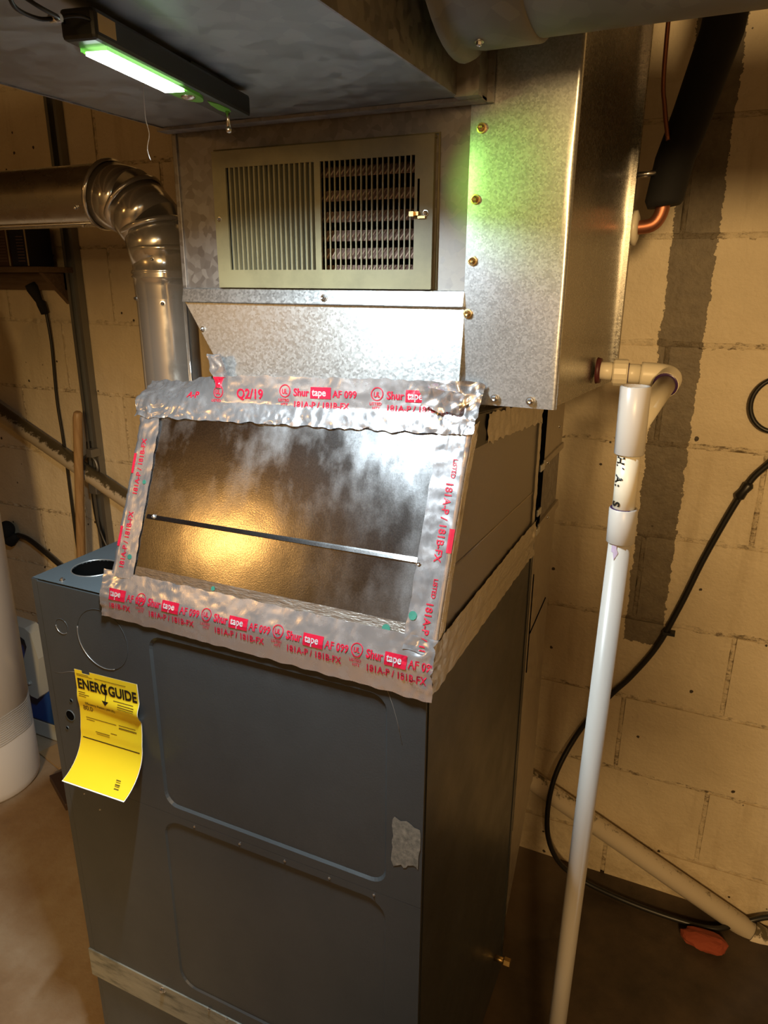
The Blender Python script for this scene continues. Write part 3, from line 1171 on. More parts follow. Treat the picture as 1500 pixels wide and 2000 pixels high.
# ------------------------------------------------------------------ plenum above, with hopper
PX0, PX1, PY = 0.210, 0.604, 0.140
ple = empty('supply_plenum', (0.4, 0.3, 1.25), 'weathered galvanised plenum box with a register, bright sloped sheet below it', 'duct')
bm = B()
GX0, GX1, GZ0, GZ1 = 0.284, 0.552, 1.404, 1.540     # opening behind the register
for (a, b, c, d) in ((PX0, GX0, 1.374, 1.95), (GX1, PX1, 1.374, 1.95), (GX0, GX1, 1.374, GZ0), (GX0, GX1, GZ1, 1.95)):
    q = [bm.verts.new(p) for p in ((a, PY, c), (b, PY, c), (b, PY, d), (a, PY, d))]
    bm.faces.new(q)
obj('front_sheet', bm, M['galv_old'], ple, 'spangled dull front sheet', recalc=False)
bm = B()
box(bm, (PX0, PY + 0.0002, 1.374), (PX1, 0.50, 1.95))
for f in list(bm.faces):
    if f.calc_center_median().y < PY + 0.001: bm.faces.remove(f)
obj('body', bm, M['galv_old'], ple, recalc=False)
boxobj('corner_seam', (PX0 - 0.003, PY - 0.003, 1.374), (PX0 + 0.004, PY + 0.02, 1.578), M['galv_old'], ple, 0.001)
bm = B()
hexa(bm, [(0.307, 0.121, 1.24), (0.604, 0.121, 1.24), (0.604, 0.47, 1.24), (0.307, 0.47, 1.24)],
     [(0.211, 0.138, 1.374), (0.604, 0.138, 1.374), (0.604, 0.49, 1.374), (0.211, 0.49, 1.374)])
obj('hopper', bm, M['galv_side'], ple)
bm = B()
hexa(bm, [(0.305, 0.1185, 1.24), (0.604, 0.1185, 1.24), (0.604, 0.1205, 1.24), (0.305, 0.1205, 1.24)],
     [(0.2095, 0.1357, 1.3735), (0.604, 0.1357, 1.3735), (0.604, 0.1377, 1.3735), (0.2095, 0.1377, 1.3735)])
obj('sloped_sheet', bm, M['galv_sheet'], ple, 'bright new sloped sheet')
bm = B()
hexa(bm, [(0.209, 0.1295, 1.3725), (0.604, 0.1295, 1.3725), (0.604, 0.1395, 1.3725), (0.209, 0.1395, 1.3725)],
     [(0.209, 0.1345, 1.3905), (0.604, 0.1345, 1.3905), (0.604, 0.1395, 1.3905), (0.209, 0.1395, 1.3905)])
bevel_all(bm, 0.0012)
obj('drive_cleat', bm, M['galv_sheet'], ple, 'bright horizontal cleat under the register')
screw((0.426, 0.131, 1.3805), (0, -1, 0.1), ple, 0.0045)
screw((0.2405, 0.131, 1.338), (0, -1, 0.15), ple, 0.0038)

# ------------------------------------------------------------------ register grille
GF = PY - 0.0095
gri = empty('register_grille', (0.419, PY - 0.001, 1.392), 'cream enamelled register grille, left half shuttered and right half open, on the plenum front', 'vent')
gx0, gx1, gz0, gz1 = 0.2720, 0.5645, 1.3915, 1.5500
oL = (0.2915, 0.4160)
oR = (0.4240, 0.5425)
oz = (1.4130, 1.5310)
bm = B()
for (a, b, c, d) in ((gx0, oL[0], gz0, gz1), (oR[1], gx1, gz0, gz1), (oL[0], oR[1], gz0, oz[0]), (oL[0], oR[1], oz[1], gz1), (oL[1], oR[0], oz[0], oz[1])):
    box(bm, (a, GF, c), (b, GF + 0.003, d))
obj('frame', bm, M['grille'], gri)
bm = B()
for (a, b, c, d) in ((gx0 + .001, gx0 + .004, gz0, gz1), (gx1 - .004, gx1 - .001, gz0, gz1), (gx0, gx1, gz0, gz0 + .003), (gx0, gx1, gz1 - .003, gz1)):
    box(bm, (a, GF + 0.003, c), (b, PY - 0.0002, d))
obj('flange', bm, M['grille'], gri)
bm = B()
tube(bm, [(gx0 - .002, PY - .001, gz1 + .002), (gx1 + .003, PY - .001, gz1 + .002), (gx1 + .003, PY - .001, gz0)], 0.0014, 6)
obj('outer_lip', bm, M['grille'], gri)
barme = None
for side, (a, b), n in ((0, oL, 17), (1, oR, 17)):
    for i in range(n):
        x = a + (b - a) * (i + 0.75) / (n + 0.5)
        wd = 0.0012 if side == 0 else 0.0008
        dp_ = 0.0060 if side == 0 else 0.0026
        bm = B()
        box(bm, (x - wd, GF + 0.0006, oz[0] - 0.001), (x + wd, GF + dp_, oz[1] + 0.001))
        obj('grille_bar', bm, M['grille'], gri)
boxobj('damper_blade', (oL[0] - .002, PY - 0.0018, oz[0] - .003), (oL[1] + .002, PY - 0.0006, oz[1] + .003), M['damper'], gri, label='closed grey-green shutter behind the left half')
for i, z in enumerate((1.5235, 1.497, 1.4735, 1.452, 1.4315, 1.412)):
    bm = B()
    hexa(bm, [(0.405, PY + 0.020, z - 0.006), (0.556, PY + 0.020, z - 0.006), (0.556, PY + 0.030, z + 0.006), (0.405, PY + 0.030, z + 0.006)],
         [(0.405, PY + 0.019, z - 0.005), (0.556, PY + 0.019, z - 0.005), (0.556, PY + 0.029, z + 0.007), (0.405, PY + 0.029, z + 0.007)])
    vn = obj('rear_vane', bm, M['vane'], gri)
    bm = B()
    for q in range(22):
        x = 0.408 + q * 0.0066
        tube(bm, [(x, PY + 0.0185, z - 0.0055), (x + 0.005, PY + 0.0275, z + 0.0065)], 0.0011, 5)
    obj('vane_rib', bm, M['vane_rib'], vn)
boxobj('inner_back', (0.38, PY + 0.10, 1.39), (0.556, PY + 0.104, 1.55), M['black'], gri)
screw((0.2785, GF, 1.473), (0, -1, 0), gri, 0.0030)
screw((0.5565, GF, 1.472), (0, -1, 0), gri, 0.0034)
boxobj('lever_slot', (0.5462, GF - 0.0006, 1.470), (0.5485, GF + 0.0002, 1.507), M['black'], gri)
bm = B()
box(bm, (0.5440, GF - 0.004, 1.4695), (0.5490, GF, 1.4735))
box(bm, (0.5395, GF - 0.008, 1.4685), (0.5448, GF - 0.003, 1.4735))
box(bm, (0.5480, GF - 0.003, 1.4665), (0.5565, GF - 0.0002, 1.4690))
obj('lever', bm, M['brass'], gri, 'small brass damper lever')

# ------------------------------------------------------------------ duct drop to the right of the plenum
DX0, DX1, DY0, DY1 = 0.603, 0.714, 0.1345, 0.60
dd = empty('duct_drop', (0.66, 0.37, 1.265), 'bright galvanised vertical duct right of the register, screws down its left flange', 'duct')
bm = B()
pr = [(DX0 + 0.022, DY0 + 0.0022), (DX1 - 0.004, DY0 + 0.0022), (DX1 - 0.0012, DY0 + 0.004), (DX1, DY0 + 0.009), (DX1, DY1 - 0.002), (DX0 + 0.022, DY1 - 0.002)]
vb = [bm.verts.new((x, y, 1.269 - 0.026 * (y - DY0) / 0.45)) for x, y in pr]
vt = [bm.verts.new((x, y, 2.08)) for x, y in pr]
ring_strip(bm, vb, vt)
for f in bm.faces:
    f.smooth = False
bm.faces.new(vb[::-1])
bm.faces.new(vt)
obj('body', bm, M['galv_side'], dd)
# front sheet: gently oil-canned, with a rounded right bend
bm = B()
nu, nv = 26, 60
rows = []
for j in range(nv + 1):
    z = 1.265 + (2.08 - 1.265) * j / nv
    row = []
    for i in range(nu + 1):
        t = i / nu
        if t < 0.85:
            x = DX0 - 0.008 * (1.55 - z) * 0 + (DX1 - 0.004 - DX0) * t / 0.85
            y = DY0
            y += 0.0011 * noise.noise((x * 14, z * 9, 2.0)) * min(1, t * 6)
        else:
            a = (t - 0.85) / 0.15 * PI / 2
            x = DX1 - 0.004 + 0.0045 * math.sin(a)
            y = DY0 + 0.0045 * (1 - math.cos(a))
        row.append(bm.verts.new((x, y, z)))
    rows.append(row)
for j in range(nv):
    for i in range(nu):
        bm.faces.new((rows[j][i], rows[j][i + 1], rows[j + 1][i + 1], rows[j + 1][i])).smooth = True
obj('front_sheet', bm, M['galv_fine'], dd, 'bright front sheet', recalc=False)
boxobj('side_flange', (DX1 - 0.001, DY1 - 0.012, 1.245), (DX1 + 0.008, DY1, 2.08), M['galv_side'], dd, 0.001)
for x, z in ((0.6155, 1.552), (0.6120, 1.484), (0.6115, 1.422), (0.6085, 1.366), (0.645, 1.2735), (0.686, 1.2735)):
    screw((x, DY0 - 0.001, z), (0, -1, 0), dd, 0.0052, M['brass'] if z > 1.3 else M['screw'])

# ------------------------------------------------------------------ big trunk duct overhead
TZ = 1.578
trunk = empty('trunk_duct', (0.41, -0.9, TZ), 'wide rectangular grey supply trunk duct overhead running toward the viewer', 'duct')
bm = B()
nx, ny = 16, 60
g_ = [[bm.verts.new((0.217 + 0.380 * i / nx, -2.2 + 2.32 * j / ny, TZ + 0.0016 * noise.noise((i * .35, j * .25, 4)))) for i in range(nx + 1)] for j in range(ny + 1)]
for j in range(ny):
    for i in range(nx):
        bm.faces.new((g_[j][i], g_[j][i + 1], g_[j + 1][i + 1], g_[j + 1][i])).smooth = True
obj('bottom_sheet', bm, M['galv_duct'], trunk, recalc=False)
bm = B()
for x in (0.216, 0.598):
    box(bm, (x - 0.001, -2.2, TZ - 0.0015), (x + 0.001, 0.12, TZ + 0.30))
box(bm, (0.216, -2.2, TZ + 0.298), (0.598, 0.12, TZ + 0.30))
obj('side_sheets', bm, M['galv_old'], trunk)
bm = B()
box(bm, (0.597, 0.098, TZ - 0.003), (0.622, 0.132, TZ + 0.30))
box(bm, (0.206, 0.112, TZ - 0.004), (0.622, 0.132, TZ - 0.0005))
obj('end_flange', bm, M['galv_old'], trunk)
boxobj('corner_bracket', (0.6205, 0.126, TZ - 0.004), (0.628, 0.1325, TZ + 0.30), M['galv_old'], trunk)

# round take-off duct at top right
rd = empty('round_duct', (0.8, 0.02, 1.70), 'large round grey duct at the top right, leaving the trunk duct through a collar', 'duct')
bm = B()
rr = 0.102
lathe(bm, (0.6235, 0.020, 1.700), (1, 0, 0), [(0, rr + 0.012), (0.006, rr + 0.010), (0.008, rr + 0.002), (0.02, rr + 0.004), (0.07, rr + 0.004), (0.072, rr - 0.001)], 48)
obj('collar', bm, M['dusty'], rd)
bm = B()
lathe(bm, (0.662, 0.020, 1.700), (1, 0.0, 0), [(0, rr), (1.6, rr)], 48)
obj('pipe', bm, M['dusty'], rd)
for a in (3.9, 4.6):
    screw((0.65, 0.02 + (rr + .004) * math.cos(a), 1.70 + (rr + .004) * math.sin(a)), (0, math.cos(a), math.sin(a)), rd, 0.004)

# ------------------------------------------------------------------ work light stuck under the trunk
AX = V((0.0200, -0.1092, 0)).normalized()       # towards the hook end
SDE = V((0, 0, 1)).cross(AX).normalized()
LA = V((0.4025, 0.0060, 1.5545))


def lp(a, b, c):
    return LA + AX * a + SDE * b + V((0, 0, c))


wl = empty('work_light', lp(0.15, 0, 0.037), 'black and lime green LED work light stuck under the trunk duct, switched on', 'lamp')


def lbox(bm, a0, a1, b0, b1, c0, c1):
    hexa(bm, [lp(a0, b0, c0), lp(a1, b0, c0), lp(a1, b1, c0), lp(a0, b1, c0)], [lp(a0, b0, c1), lp(a1, b0, c1), lp(a1, b1, c1), lp(a0, b1, c1)])


bm = B()
lbox(bm, 0.0, 0.250, -0.0135, 0.0135, 0.0, 0.0195)
bevel_all(bm, 0.003)
obj('housing', bm, M['lampblack'], wl)
bm = B()
lbox(bm, 0.05, 0.11, -0.009, 0.009, 0.019, 0.0225)
obj('magnet', bm, M['wire'], wl)


def plate(out, c0, c1):
    bm = B()
    a = [bm.verts.new(lp(x, y, c0)) for x, y in out]
    b = [bm.verts.new(lp(x, y, c1)) for x, y in out]
    bm.faces.new(a)
    bm.faces.new(b[::-1])
    ring_strip(bm, b, a)
    return bm


out = [(0.234, -0.0105), (0.234, 0.0105), (0.116, 0.0105)] + [(0.110 - 0.030 * math.sin(t * PI), 0.0105 * math.cos(t * PI)) for t in [i / 10 for i in range(1, 10)]] + [(0.116, -0.0105)]
obj('bezel', plate(out, -0.0026, 0.0008), M['lime'], wl, 'lime green surround')
bm = B()
lbox(bm, 0.1245, 0.231, -0.0086, 0.0086, -0.0042, -0.0024)
obj('led_strip', bm, M['led'], wl, 'glowing white LED strip')
bm = B()
lathe(bm, lp(0.102, 0, -0.0026), (0, 0, -1), [(0, 0.0062), (0.001, 0.0060), (0.0012, 0.0048), (0.0022, 0.0040), (0.0024, 0)], 18)
obj('button', bm, M['screw'], wl, 'round grey button')
out = [(0.074, 0.004)] + [(0.060, 0.0085), (0.040, 0.009), (0.030, 0.006), (0.028, 0.0), (0.040, -0.002), (0.060, 0.0)]
obj('mark', plate(out, -0.0006, 0.0006), M['lime'], wl, 'green flash on the base')
bm = B()
lbox(bm, 0.226, 0.246, 0.0130, 0.0138, 0.005, 0.016)
obj('sticker', bm, M['amber'], wl, 'amber sticker')
bm = B()
tube(bm, [lp(0.034, 0.004, 0.002), lp(0.035, 0.005, -0.015)], 0.0020, 8)
lathe(bm, lp(0.035, 0.005, -0.015), (0, 0, -1), [(0, 0.0026), (0.002, 0.0032), (0.004, 0.0022), (0.0048, 0)], 10)
obj('hinge_pin', bm, M['screw'], wl, 'small shiny pin')
bm = B()
for sgn in (-1, 1):
    tube(bm, smooth_path([lp(0.248, sgn * 0.010, 0.011), lp(0.262, sgn * 0.008, 0.010), lp(0.272, 0.001 * sgn, 0.006), lp(0.280, sgn * 0.007, 0.004), lp(0.298, sgn * 0.008, 0.004), lp(0.310, 0.003 * sgn, 0.008), lp(0.314, 0, 0.010)], 5), 0.0014, 6)
obj('hook', bm, M['wire'], wl, 'bent wire hook')
bm = B()
tube(bm, [lp(0.272, -0.004, 0.006), lp(0.272, 0.004, 0.006)], 0.0026, 8)
obj('hook_sleeve', bm, M['screw'], wl)


def lamp_area(name, a, b, c, sx, sy, power, col, tilt=0.0, spread=PI):
    l = bpy.data.lights.new(name, 'AREA')
    l.shape = 'RECTANGLE'
    l.size, l.size_y = sx, sy
    l.energy = power
    l.color = col
    l.spread = spread
    o = bpy.data.objects.new(name, l)
    z = Matrix.Rotation(tilt, 3, AX) @ V((0, 0, 1))
    x = AX
    y = z.cross(x)
    o.matrix_world = Matrix(((x.x, y.x, z.x, 0), (x.y, y.y, z.y, 0), (x.z, y.z, z.z, 0), (0, 0, 0, 1)))
    o.location = lp(a, b, c)
    COL.objects.link(o)
    return o


lamp_area('led_light', 0.181, 0, -0.0050, 0.108, 0.015, 9.0, (0.82, 0.95, 1.0), 0.0, math.radians(154))

# light that leaves the strip through the lime green surround, towards the duct drop
l_ = bpy.data.lights.new('bezel_glow', 'SPOT')
l_.energy = 4.2
l_.color = (0.42, 1.0, 0.14)
l_.spot_size = math.radians(34)
l_.spot_blend = 0.9
l_.shadow_soft_size = 0.006
o_ = bpy.data.objects.new('bezel_glow', l_)
o_.location = lp(0.118, 0.004, -0.008)
o_.rotation_euler = (V((0.685, 0.135, 1.488)) - o_.location).to_track_quat('-Z', 'Y').to_euler()
COL.objects.link(o_)

# thread hanging from the duct
bm = B()
tube(bm, smooth_path([(0.338, -0.055, TZ - 0.001), (0.337, -0.055, 1.55), (0.339, -0.054, 1.535), (0.336, -0.055, 1.522), (0.338, -0.054, 1.512)], 4), 0.0004, 5)
o = obj('hanging_thread', bm, M['thread'])
tag(o, 'thin pale thread hanging from the trunk duct beside the work light', 'thread')

# ------------------------------------------------------------------ return duct behind the furnace
ret = empty('return_duct', (0.42, 0.61, 0), 'tall dim return duct standing between furnace back and block wall', 'duct')
bm = B()
sec = [(1.20, 0.540, 0.700), (1.105, 0.540, 0.700)]
boxobj('upper_section', (0.2, 0.545, 1.105), (0.622, 0.700, 1.24), M['galv_return'], ret, 0.001)
boxobj('middle_section', (0.2, 0.545, 0.990), (0.620, 0.695, 1.098), M['galv_old'], ret, 0.001)
boxobj('lower_section', (0.2, 0.520, 0.34), (0.622, 0.690, 0.985), M['galv_return'], ret, 0.001)
boxobj('cleat', (0.2, 0.540, 1.097), (0.6255, 0.703, 1.109), M['galv_return'], ret, 0.001)
boxobj('cleat', (0.2, 0.530, 0.980), (0.6255, 0.700, 0.995), M['galv_return'], ret, 0.001)
bm = B()
hexa(bm, [(0.2, 0.505, 0.06), (0.615, 0.505, 0.06), (0.615, 0.56, 0.10), (0.2, 0.56, 0.10)], [(0.2, 0.52, 0.34), (0.620, 0.52, 0.34), (0.620, 0.688, 0.34), (0.2, 0.688, 0.34)])
obj('boot', bm, M['galv_return'], ret)
bm = B()
box(bm, (0.2, 0.4815, 0.99), (0.6228, 0.5445, 1.235))
obj('canvas_connector', bm, M['black'], ret, 'black flexible connector in the gap')
bm = B()
tube(bm, [(0.6225, 0.535, 0.78), (0.6225, 0.66, 0.70 + .10)], 0.0012, 6)
tube(bm, [(0.6225, 0.53, 0.90), (0.6225, 0.53, 0.70)], 0.0012, 6)
obj('crease', bm, M['black'], ret)
for p in ((0.6256, 0.60, 0.988), (0.6256, 0.64, 1.15), (0.6256, 0.56, 1.10)):
    screw(p, (1, 0, 0), ret, 0.003)
for z in (1.10, 1.02, 0.985):
    boxobj('clip', (0.612, 0.512, z - 0.006), (0.6260, 0.538, z + 0.006), M['galv_fine'], ret, 0.001)

# ------------------------------------------------------------------ white condensate pipe
cp = empty('condensate_pipe', (0.789, 0.24, 0.0), 'white vertical plastic drain pipe with couplings, elbow and union, right of the furnace', 'pipe')
VX, VYP = 0.7895, 0.205
PR = 0.0133
bm = B()
tube(bm, [(VX - 0.012, VYP - 0.012, 0.0), (VX + 0.002, VYP, 1.10)], PR, 24)
obj('lower_pipe', bm, M['pvc'], cp)
bm = B()
tube(bm, [(VX + 0.002, VYP, 1.125), (VX + 0.001, VYP, 1.212)], PR, 24)
obj('upper_pipe', bm, M['pvc_warm'], cp, 'cream pipe length with black print')


def sleeve(name, p, q, ro, ri, m):
    bm = B()
    p, q = V(p), V(q)
    L = (q - p).length
    lathe(bm, p, q - p, [(0, ri), (0, ro - 0.0012), (0.0012, ro), (L - 0.0012, ro), (L, ro - 0.0012), (L, ri), (L - 0.03 if L > 0.04 else L * 0.5, ri)], 32)
    return obj(name, bm, m, cp)


sleeve('coupling', (VX + 0.0025, VYP, 1.098), (VX + 0.002, VYP, 1.142), 0.0168, 0.0136, M['pvc'])
sleeve('tee', (VX + 0.001, VYP, 1.208), (VX, VYP, 1.288), 0.0172, 0.0140, M['pvc'])
bm = B()
lathe(bm, (VX + 0.002, VYP, 1.1405), (0, 0, 1), [(0, 0.0160), (0.0016, 0.0158), (0.0016, PR)], 28)
obj('primer_ring', bm, M['purple'], cp, 'purple primer ring')
bm = B()
EL = V((0.816, 0.402, 1.277))
TEE = V((VX + 0.003, VYP + 0.012, 1.238))
d = (EL - TEE).normalized()
tube(bm, [TEE, EL - d * 0.022], PR, 24)
obj('branch_pipe', bm, M['pvc_warm'], cp)
bm = B()
tube(bm, smooth_path([EL - d * 0.034, EL - d * 0.020, EL - d * 0.006 + V((-0.002, 0, 0)), EL + V((-0.014, 0.001, 0.001)), EL + V((-0.040, 0, 0.002))], 5), 0.0168, 24)
obj('elbow', bm, M['pvc_warm'], cp)
bm = B()
lathe(bm, EL - d * 0.0345, d, [(0, PR), (0, 0.0162), (0.0010, 0.0168)], 28)
obj('primer_ring', bm, M['purple'], cp)
Yc = 0.395
bm = B()
tube(bm, [(0.776, Yc + .006, 1.279), (0.752, Yc + .004, 1.280)], PR, 24)
tube(bm, [(0.745, Yc + .003, 1.281), (0.716, Yc, 1.282)], 0.0125, 24)
obj('stub_pipe', bm, M['pvc_warm'], cp)
bm = B()
lathe(bm, (0.759, Yc + .0045, 1.280), (-1, -0.1, 0), [(0, PR), (0, 0.0178), (0.002, 0.0190), (0.018, 0.0190), (0.020, 0.0175), (0.020, 0.0125)], 16, False)
obj('union_nut', bm, M['pvc_warm'], cp, 'ribbed union nut')
bm = B()
lathe(bm, (0.7605, Yc + .0045, 1.280), (-1, -0.1, 0), [(0, PR), (0, 0.0141), (0.001, 0.0141), (0.001, PR)], 24)
lathe(bm, (0.7775, Yc + .006, 1.279), (-1, -0.1, 0), [(0, PR), (0, 0.0141), (0.001, 0.0141), (0.001, PR)], 24)
obj('primer_ring', bm, M['purple'], cp)
bm = B()
lathe(bm, (0.7235, Yc, 1.2815), (-1, 0, 0), [(0, 0.0124), (0, 0.0172), (0.006, 0.0185), (0.0065, 0.0124)], 24)
obj('red_washer', bm, M['carton_a'], cp, 'dark red washer against the duct')
# print running up the pipe
P = Print()
for s_, zz in (('H', 1.207), ('/', 1.196), ('A', 1.184), (':', 1.173), ('S', 1.152)):
    P2 = Print()
    P2.text(s_, 0, 0, 0.0140, 0.035)
    P.add([(b, zz - a) for a, b in P2.v], P2.f)
P.v = [(a, min(max(b, 1.1435), 1.2075)) for a, b in P.v]


def on_pipe(a, z):
    ang = -2.25 + (a - 0.004) / PR
    return V((VX + 0.0015 + (PR + 0.0008) * math.cos(ang), VYP + (PR + 0.0008) * math.sin(ang), z))


P.build('pipe_print', on_pipe, M['ink'], bpy.data.objects['upper_pipe'])
P = Print()
P.rect(0.006, 1.088, 0.012, 1.0975, 3, 3)
P.poly([(0.010, 1.078), (0.014, 1.088), (0.012, 1.093), (0.008, 1.09)])
P.build('primer_smear', lambda a, z: on_pipe(a, z), M['smear'], bpy.data.objects['lower_pipe'])

# ------------------------------------------------------------------ insulated refrigerant line at upper right
il = empty('insulated_line', (0.775, 0.60, 1.49), 'black foam sleeved refrigerant line with copper stub, upper right in front of the wall', 'pipe')
bm = B()
tube(bm, [(0.765, 0.60, 1.512), (0.764, 0.60, 1.520), (0.772, 0.60, 1.575), (0.790, 0.60, 1.64), (0.815, 0.60, 1.74), (0.84, 0.60, 2.0)], [0.024, 0.028, 0.0285, 0.0285, 0.030, 0.030], 20)
obj('foam_sleeve', bm, M['foam'], il)
bm = B()
tube(bm, smooth_path([(0.764, 0.600, 1.53), (0.762, 0.600, 1.503), (0.750, 0.599, 1.486), (0.722, 0.598, 1.482)], 5), 0.0105, 12)
obj('copper_stub', bm, M['copper'], il)
bm = B()
lathe(bm, (0.7225, 0.597, 1.482), (1, 0, 0), [(0, 0), (0, 0.026), (0.006, 0.026), (0.009, 0.018), (0.009, 0.010)], 20)
obj('grommet', bm, M['pvc_warm'], il, 'cream grommet at the duct side')
bm = B()
tube(bm, smooth_path([(0.762, 0.575, 1.60), (0.752, 0.576, 1.645), (0.745, 0.577, 1.70), (0.742, 0.577, 1.9)], 5), 0.0032, 8)
obj('thin_copper_line', bm, M['copper'], il)
bm = B()
tube(bm, [(0.7225, 0.58, 1.556), (0.75, 0.58, 1.558)], 0.0042, 8)
obj('liquid_stub', bm, M['screw'], il)

# ------------------------------------------------------------------ diagonal drain pipe along the wall
dp = empty('drain_pipe', (0.05, 0.825, 0.5), 'long dusty cream pipe sloping along the block wall from upper left to lower right', 'pipe')
pa, pb = V((-1.40, 0.826, 1.185)), V((1.42, 0.826, -0.125 + 0.03))
dirp = (pb - pa).normalized()
pa = V((-1.07, 0.826, 0.992)) - V((2.21, 0, -1.035)).normalized() * 0.35
pb = V((1.14, 0.826, -0.016))
bm = B()
tube(bm, [pa, pb + (pb - pa).normalized() * 0.02], 0.0235, 24)
obj('pipe', bm, M['dirty_pipe'], dp)
bm = B()
lathe(bm, pb, pb - pa, [(-0.03, 0.027), (0.03, 0.027), (0.03, 0)], 24)
obj('end_fitting', bm, M['dirty_pipe'], dp)

# ------------------------------------------------------------------ black cables on the right
bm = B()
cpts = [(1.20, 0.835, 1.25), (1.05, 0.842, 1.14), (0.985, 0.846, 1.070), (0.953, 0.848, 1.016), (0.905, 0.849, 0.876), (0.871, 0.849, 0.754), (0.836, 0.849, 0.648), (0.79, 0.849, 0.56), (0.748, 0.846, 0.497), (0.69, 0.84, 0.387),
        (0.652, 0.80, 0.275), (0.648, 0.785, 0.15), (0.675, 0.79, 0.06), (0.73, 0.80, 0.012), (0.84, 0.785, 0.005), (0.955, 0.78, 0.005), (1.04, 0.79, 0.006), (1.10, 0.83, 0.014), (1.20, 0.842, 0.06), (1.5, 0.842, 0.12)]
tube(bm, smooth_path(cpts, 6), 0.0062, 10)
pc = empty('power_cable', (0.9, 0.845, 0.0), 'long black cable sweeping down the right wall and along the floor behind the white pipe', 'cable')
obj('cord', bm, M['rubber'], pc)
bm = B()
a, b = V((0.962, 0.847, 1.032)), V((0.944, 0.847, 0.998))
tube(bm, [a, a.lerp(b, .15), a.lerp(b, .5), a.lerp(b, .85), b], [0.0065, 0.0105, 0.0085, 0.0105, 0.0065], 10)
obj('tape_wrap', bm, M['rubber'], pc)
boxobj('cable_staple', (0.843, 0.838, 0.682), (0.868, 0.858, 0.688), M['rubber'], pc)
bm = B()
tube(bm, [(0.985 + 0.045 * math.cos(t), 0.845, 1.185 + 0.050 * math.sin(t)) for t in [i * 2 * PI / 36 for i in range(34)]], 0.0046, 8)
tag(obj('cable_loop', bm, M['rubber']), 'black cable loop hanging on the wall at the right edge', 'cable')

# orange brick lump on the floor at lower right
bm = B()
bmesh.ops.create_icosphere(bm, subdivisions=3, radius=1.0)
for v in bm.verts:
    n_ = 1 + 0.25 * noise.noise(v.co * 1.7) + 0.1 * noise.noise(v.co * 5)
    v.co = V((v.co.x * 0.050 * n_ + 1.02, v.co.y * 0.026 * n_ + 0.742, max(v.co.z * 0.018 * n_ + 0.010, -0.003)))
tag(obj('brick_fragment', bm, M['brick']), 'rough orange brick fragment on the floor below the cable', 'brick')

# ------------------------------------------------------------------ flue pipe on the left
fl = empty('flue_pipe', (0.047, 0.29, 0.985), 'shiny galvanised flue pipe rising from the furnace top and turning left', 'pipe')
FX, FY, FR = 0.0455, 0.290, 0.047
bm = B()
lathe(bm, (FX, FY, 0.985), (0, 0, 1), [(0, FR), (0.425, FR)], 48)
obj('vertical_pipe', bm, M['flue'], fl)
bm = B()
tube(bm, [(FX + FR + 0.0005, FY - 0.012, 0.99), (FX + FR + 0.0005, FY - 0.012, 1.40)], 0.0016, 6)
obj('lock_seam', bm, M['flue'], fl)
bm = B()
lathe(bm, (FX, FY, 1.372), (0, 0, 1), [(0, FR + 0.0006), (0.02, FR + 0.0015), (0.030, FR + 0.0015), (0.033, FR + 0.0045), (0.036, FR + 0.0015), (0.039, FR + 0.0045), (0.042, FR + 0.0015), (0.045, FR)], 48)
obj('crimped_joint', bm, M['flue'], fl)
# adjustable elbow, gores
zc = 1.43
C0 = V((FX - 0.100, FY, zc))
Rb = 0.100


def gore(i0, i1, n=4):
    a0, a1 = i0 * PI / 2, i1 * PI / 2
    return [(C0 + V((Rb * math.cos(a0 + (a1 - a0) * k / n), 0, Rb * math.sin(a0 + (a1 - a0) * k / n) * 1.0))) for k in range(n + 1)]


for k, (a, b) in enumerate(((0, 0.33), (0.33, 0.66), (0.66, 1.0))):
    p = gore(a, b, 1)
    bm = B()
    dirn = (p[1] - p[0]).normalized()
    tube(bm, [p[0], p[0].lerp(p[1], .5), p[1]], [FR + 0.002 + 0.001 * k, FR + 0.0025 + 0.001 * k, FR + 0.002 + 0.001 * k], 48)
    obj('elbow_gore', bm, M['flue'], fl)
    bm = B()
    lathe(bm, p[1], dirn, [(-0.004, FR + 0.003 + 0.001 * k), (-0.002, FR + 0.006 + 0.001 * k), (0.002, FR + 0.006 + 0.001 * k), (0.004, FR + 0.003)], 48)
    obj('elbow_rim', bm, M['flue'], fl)
bm = B()
lathe(bm, (FX, FY, 1.41), (0, 0, 1), [(0, FR), (0.003, FR + 0.004), (0.006, FR + 0.001), (0.034, FR + 0.002), (0.037, FR + 0.005), (0.041, FR + 0.002)], 48)
obj('elbow_cuff', bm, M['flue'], fl)
hz = C0.z + Rb
bm = B()
lathe(bm, (C0.x + 0.005, FY, hz), (-1, 0, 0), [(0, FR), (1.1, FR)], 48)
obj('horizontal_pipe', bm, M['flue_old'], fl, 'duller horizontal run')
bm = B()
tube(bm, [(C0.x - 0.0, FY - 0.022, hz - FR + 0.004), (C0.x - 1.1, FY - 0.022, hz - FR + 0.004)], 0.0014, 6)
obj('lock_seam', bm, M['flue_old'], fl)
for (dx, ang) in ((0.03, 3.6), (0.045, 4.35)):
    p = V((C0.x - dx, FY + FR * math.cos(ang), hz + FR * math.sin(ang)))
    screw(p, (0, math.cos(ang), math.sin(ang)), fl, 0.0042)
for (zz, ang) in ((1.365, -1.0), (1.372, -2.2), (1.43, -1.2)):
    screw((FX + FR * math.cos(ang), FY + FR * math.sin(ang), zz), (math.cos(ang), math.sin(ang), 0), fl, 0.0042)

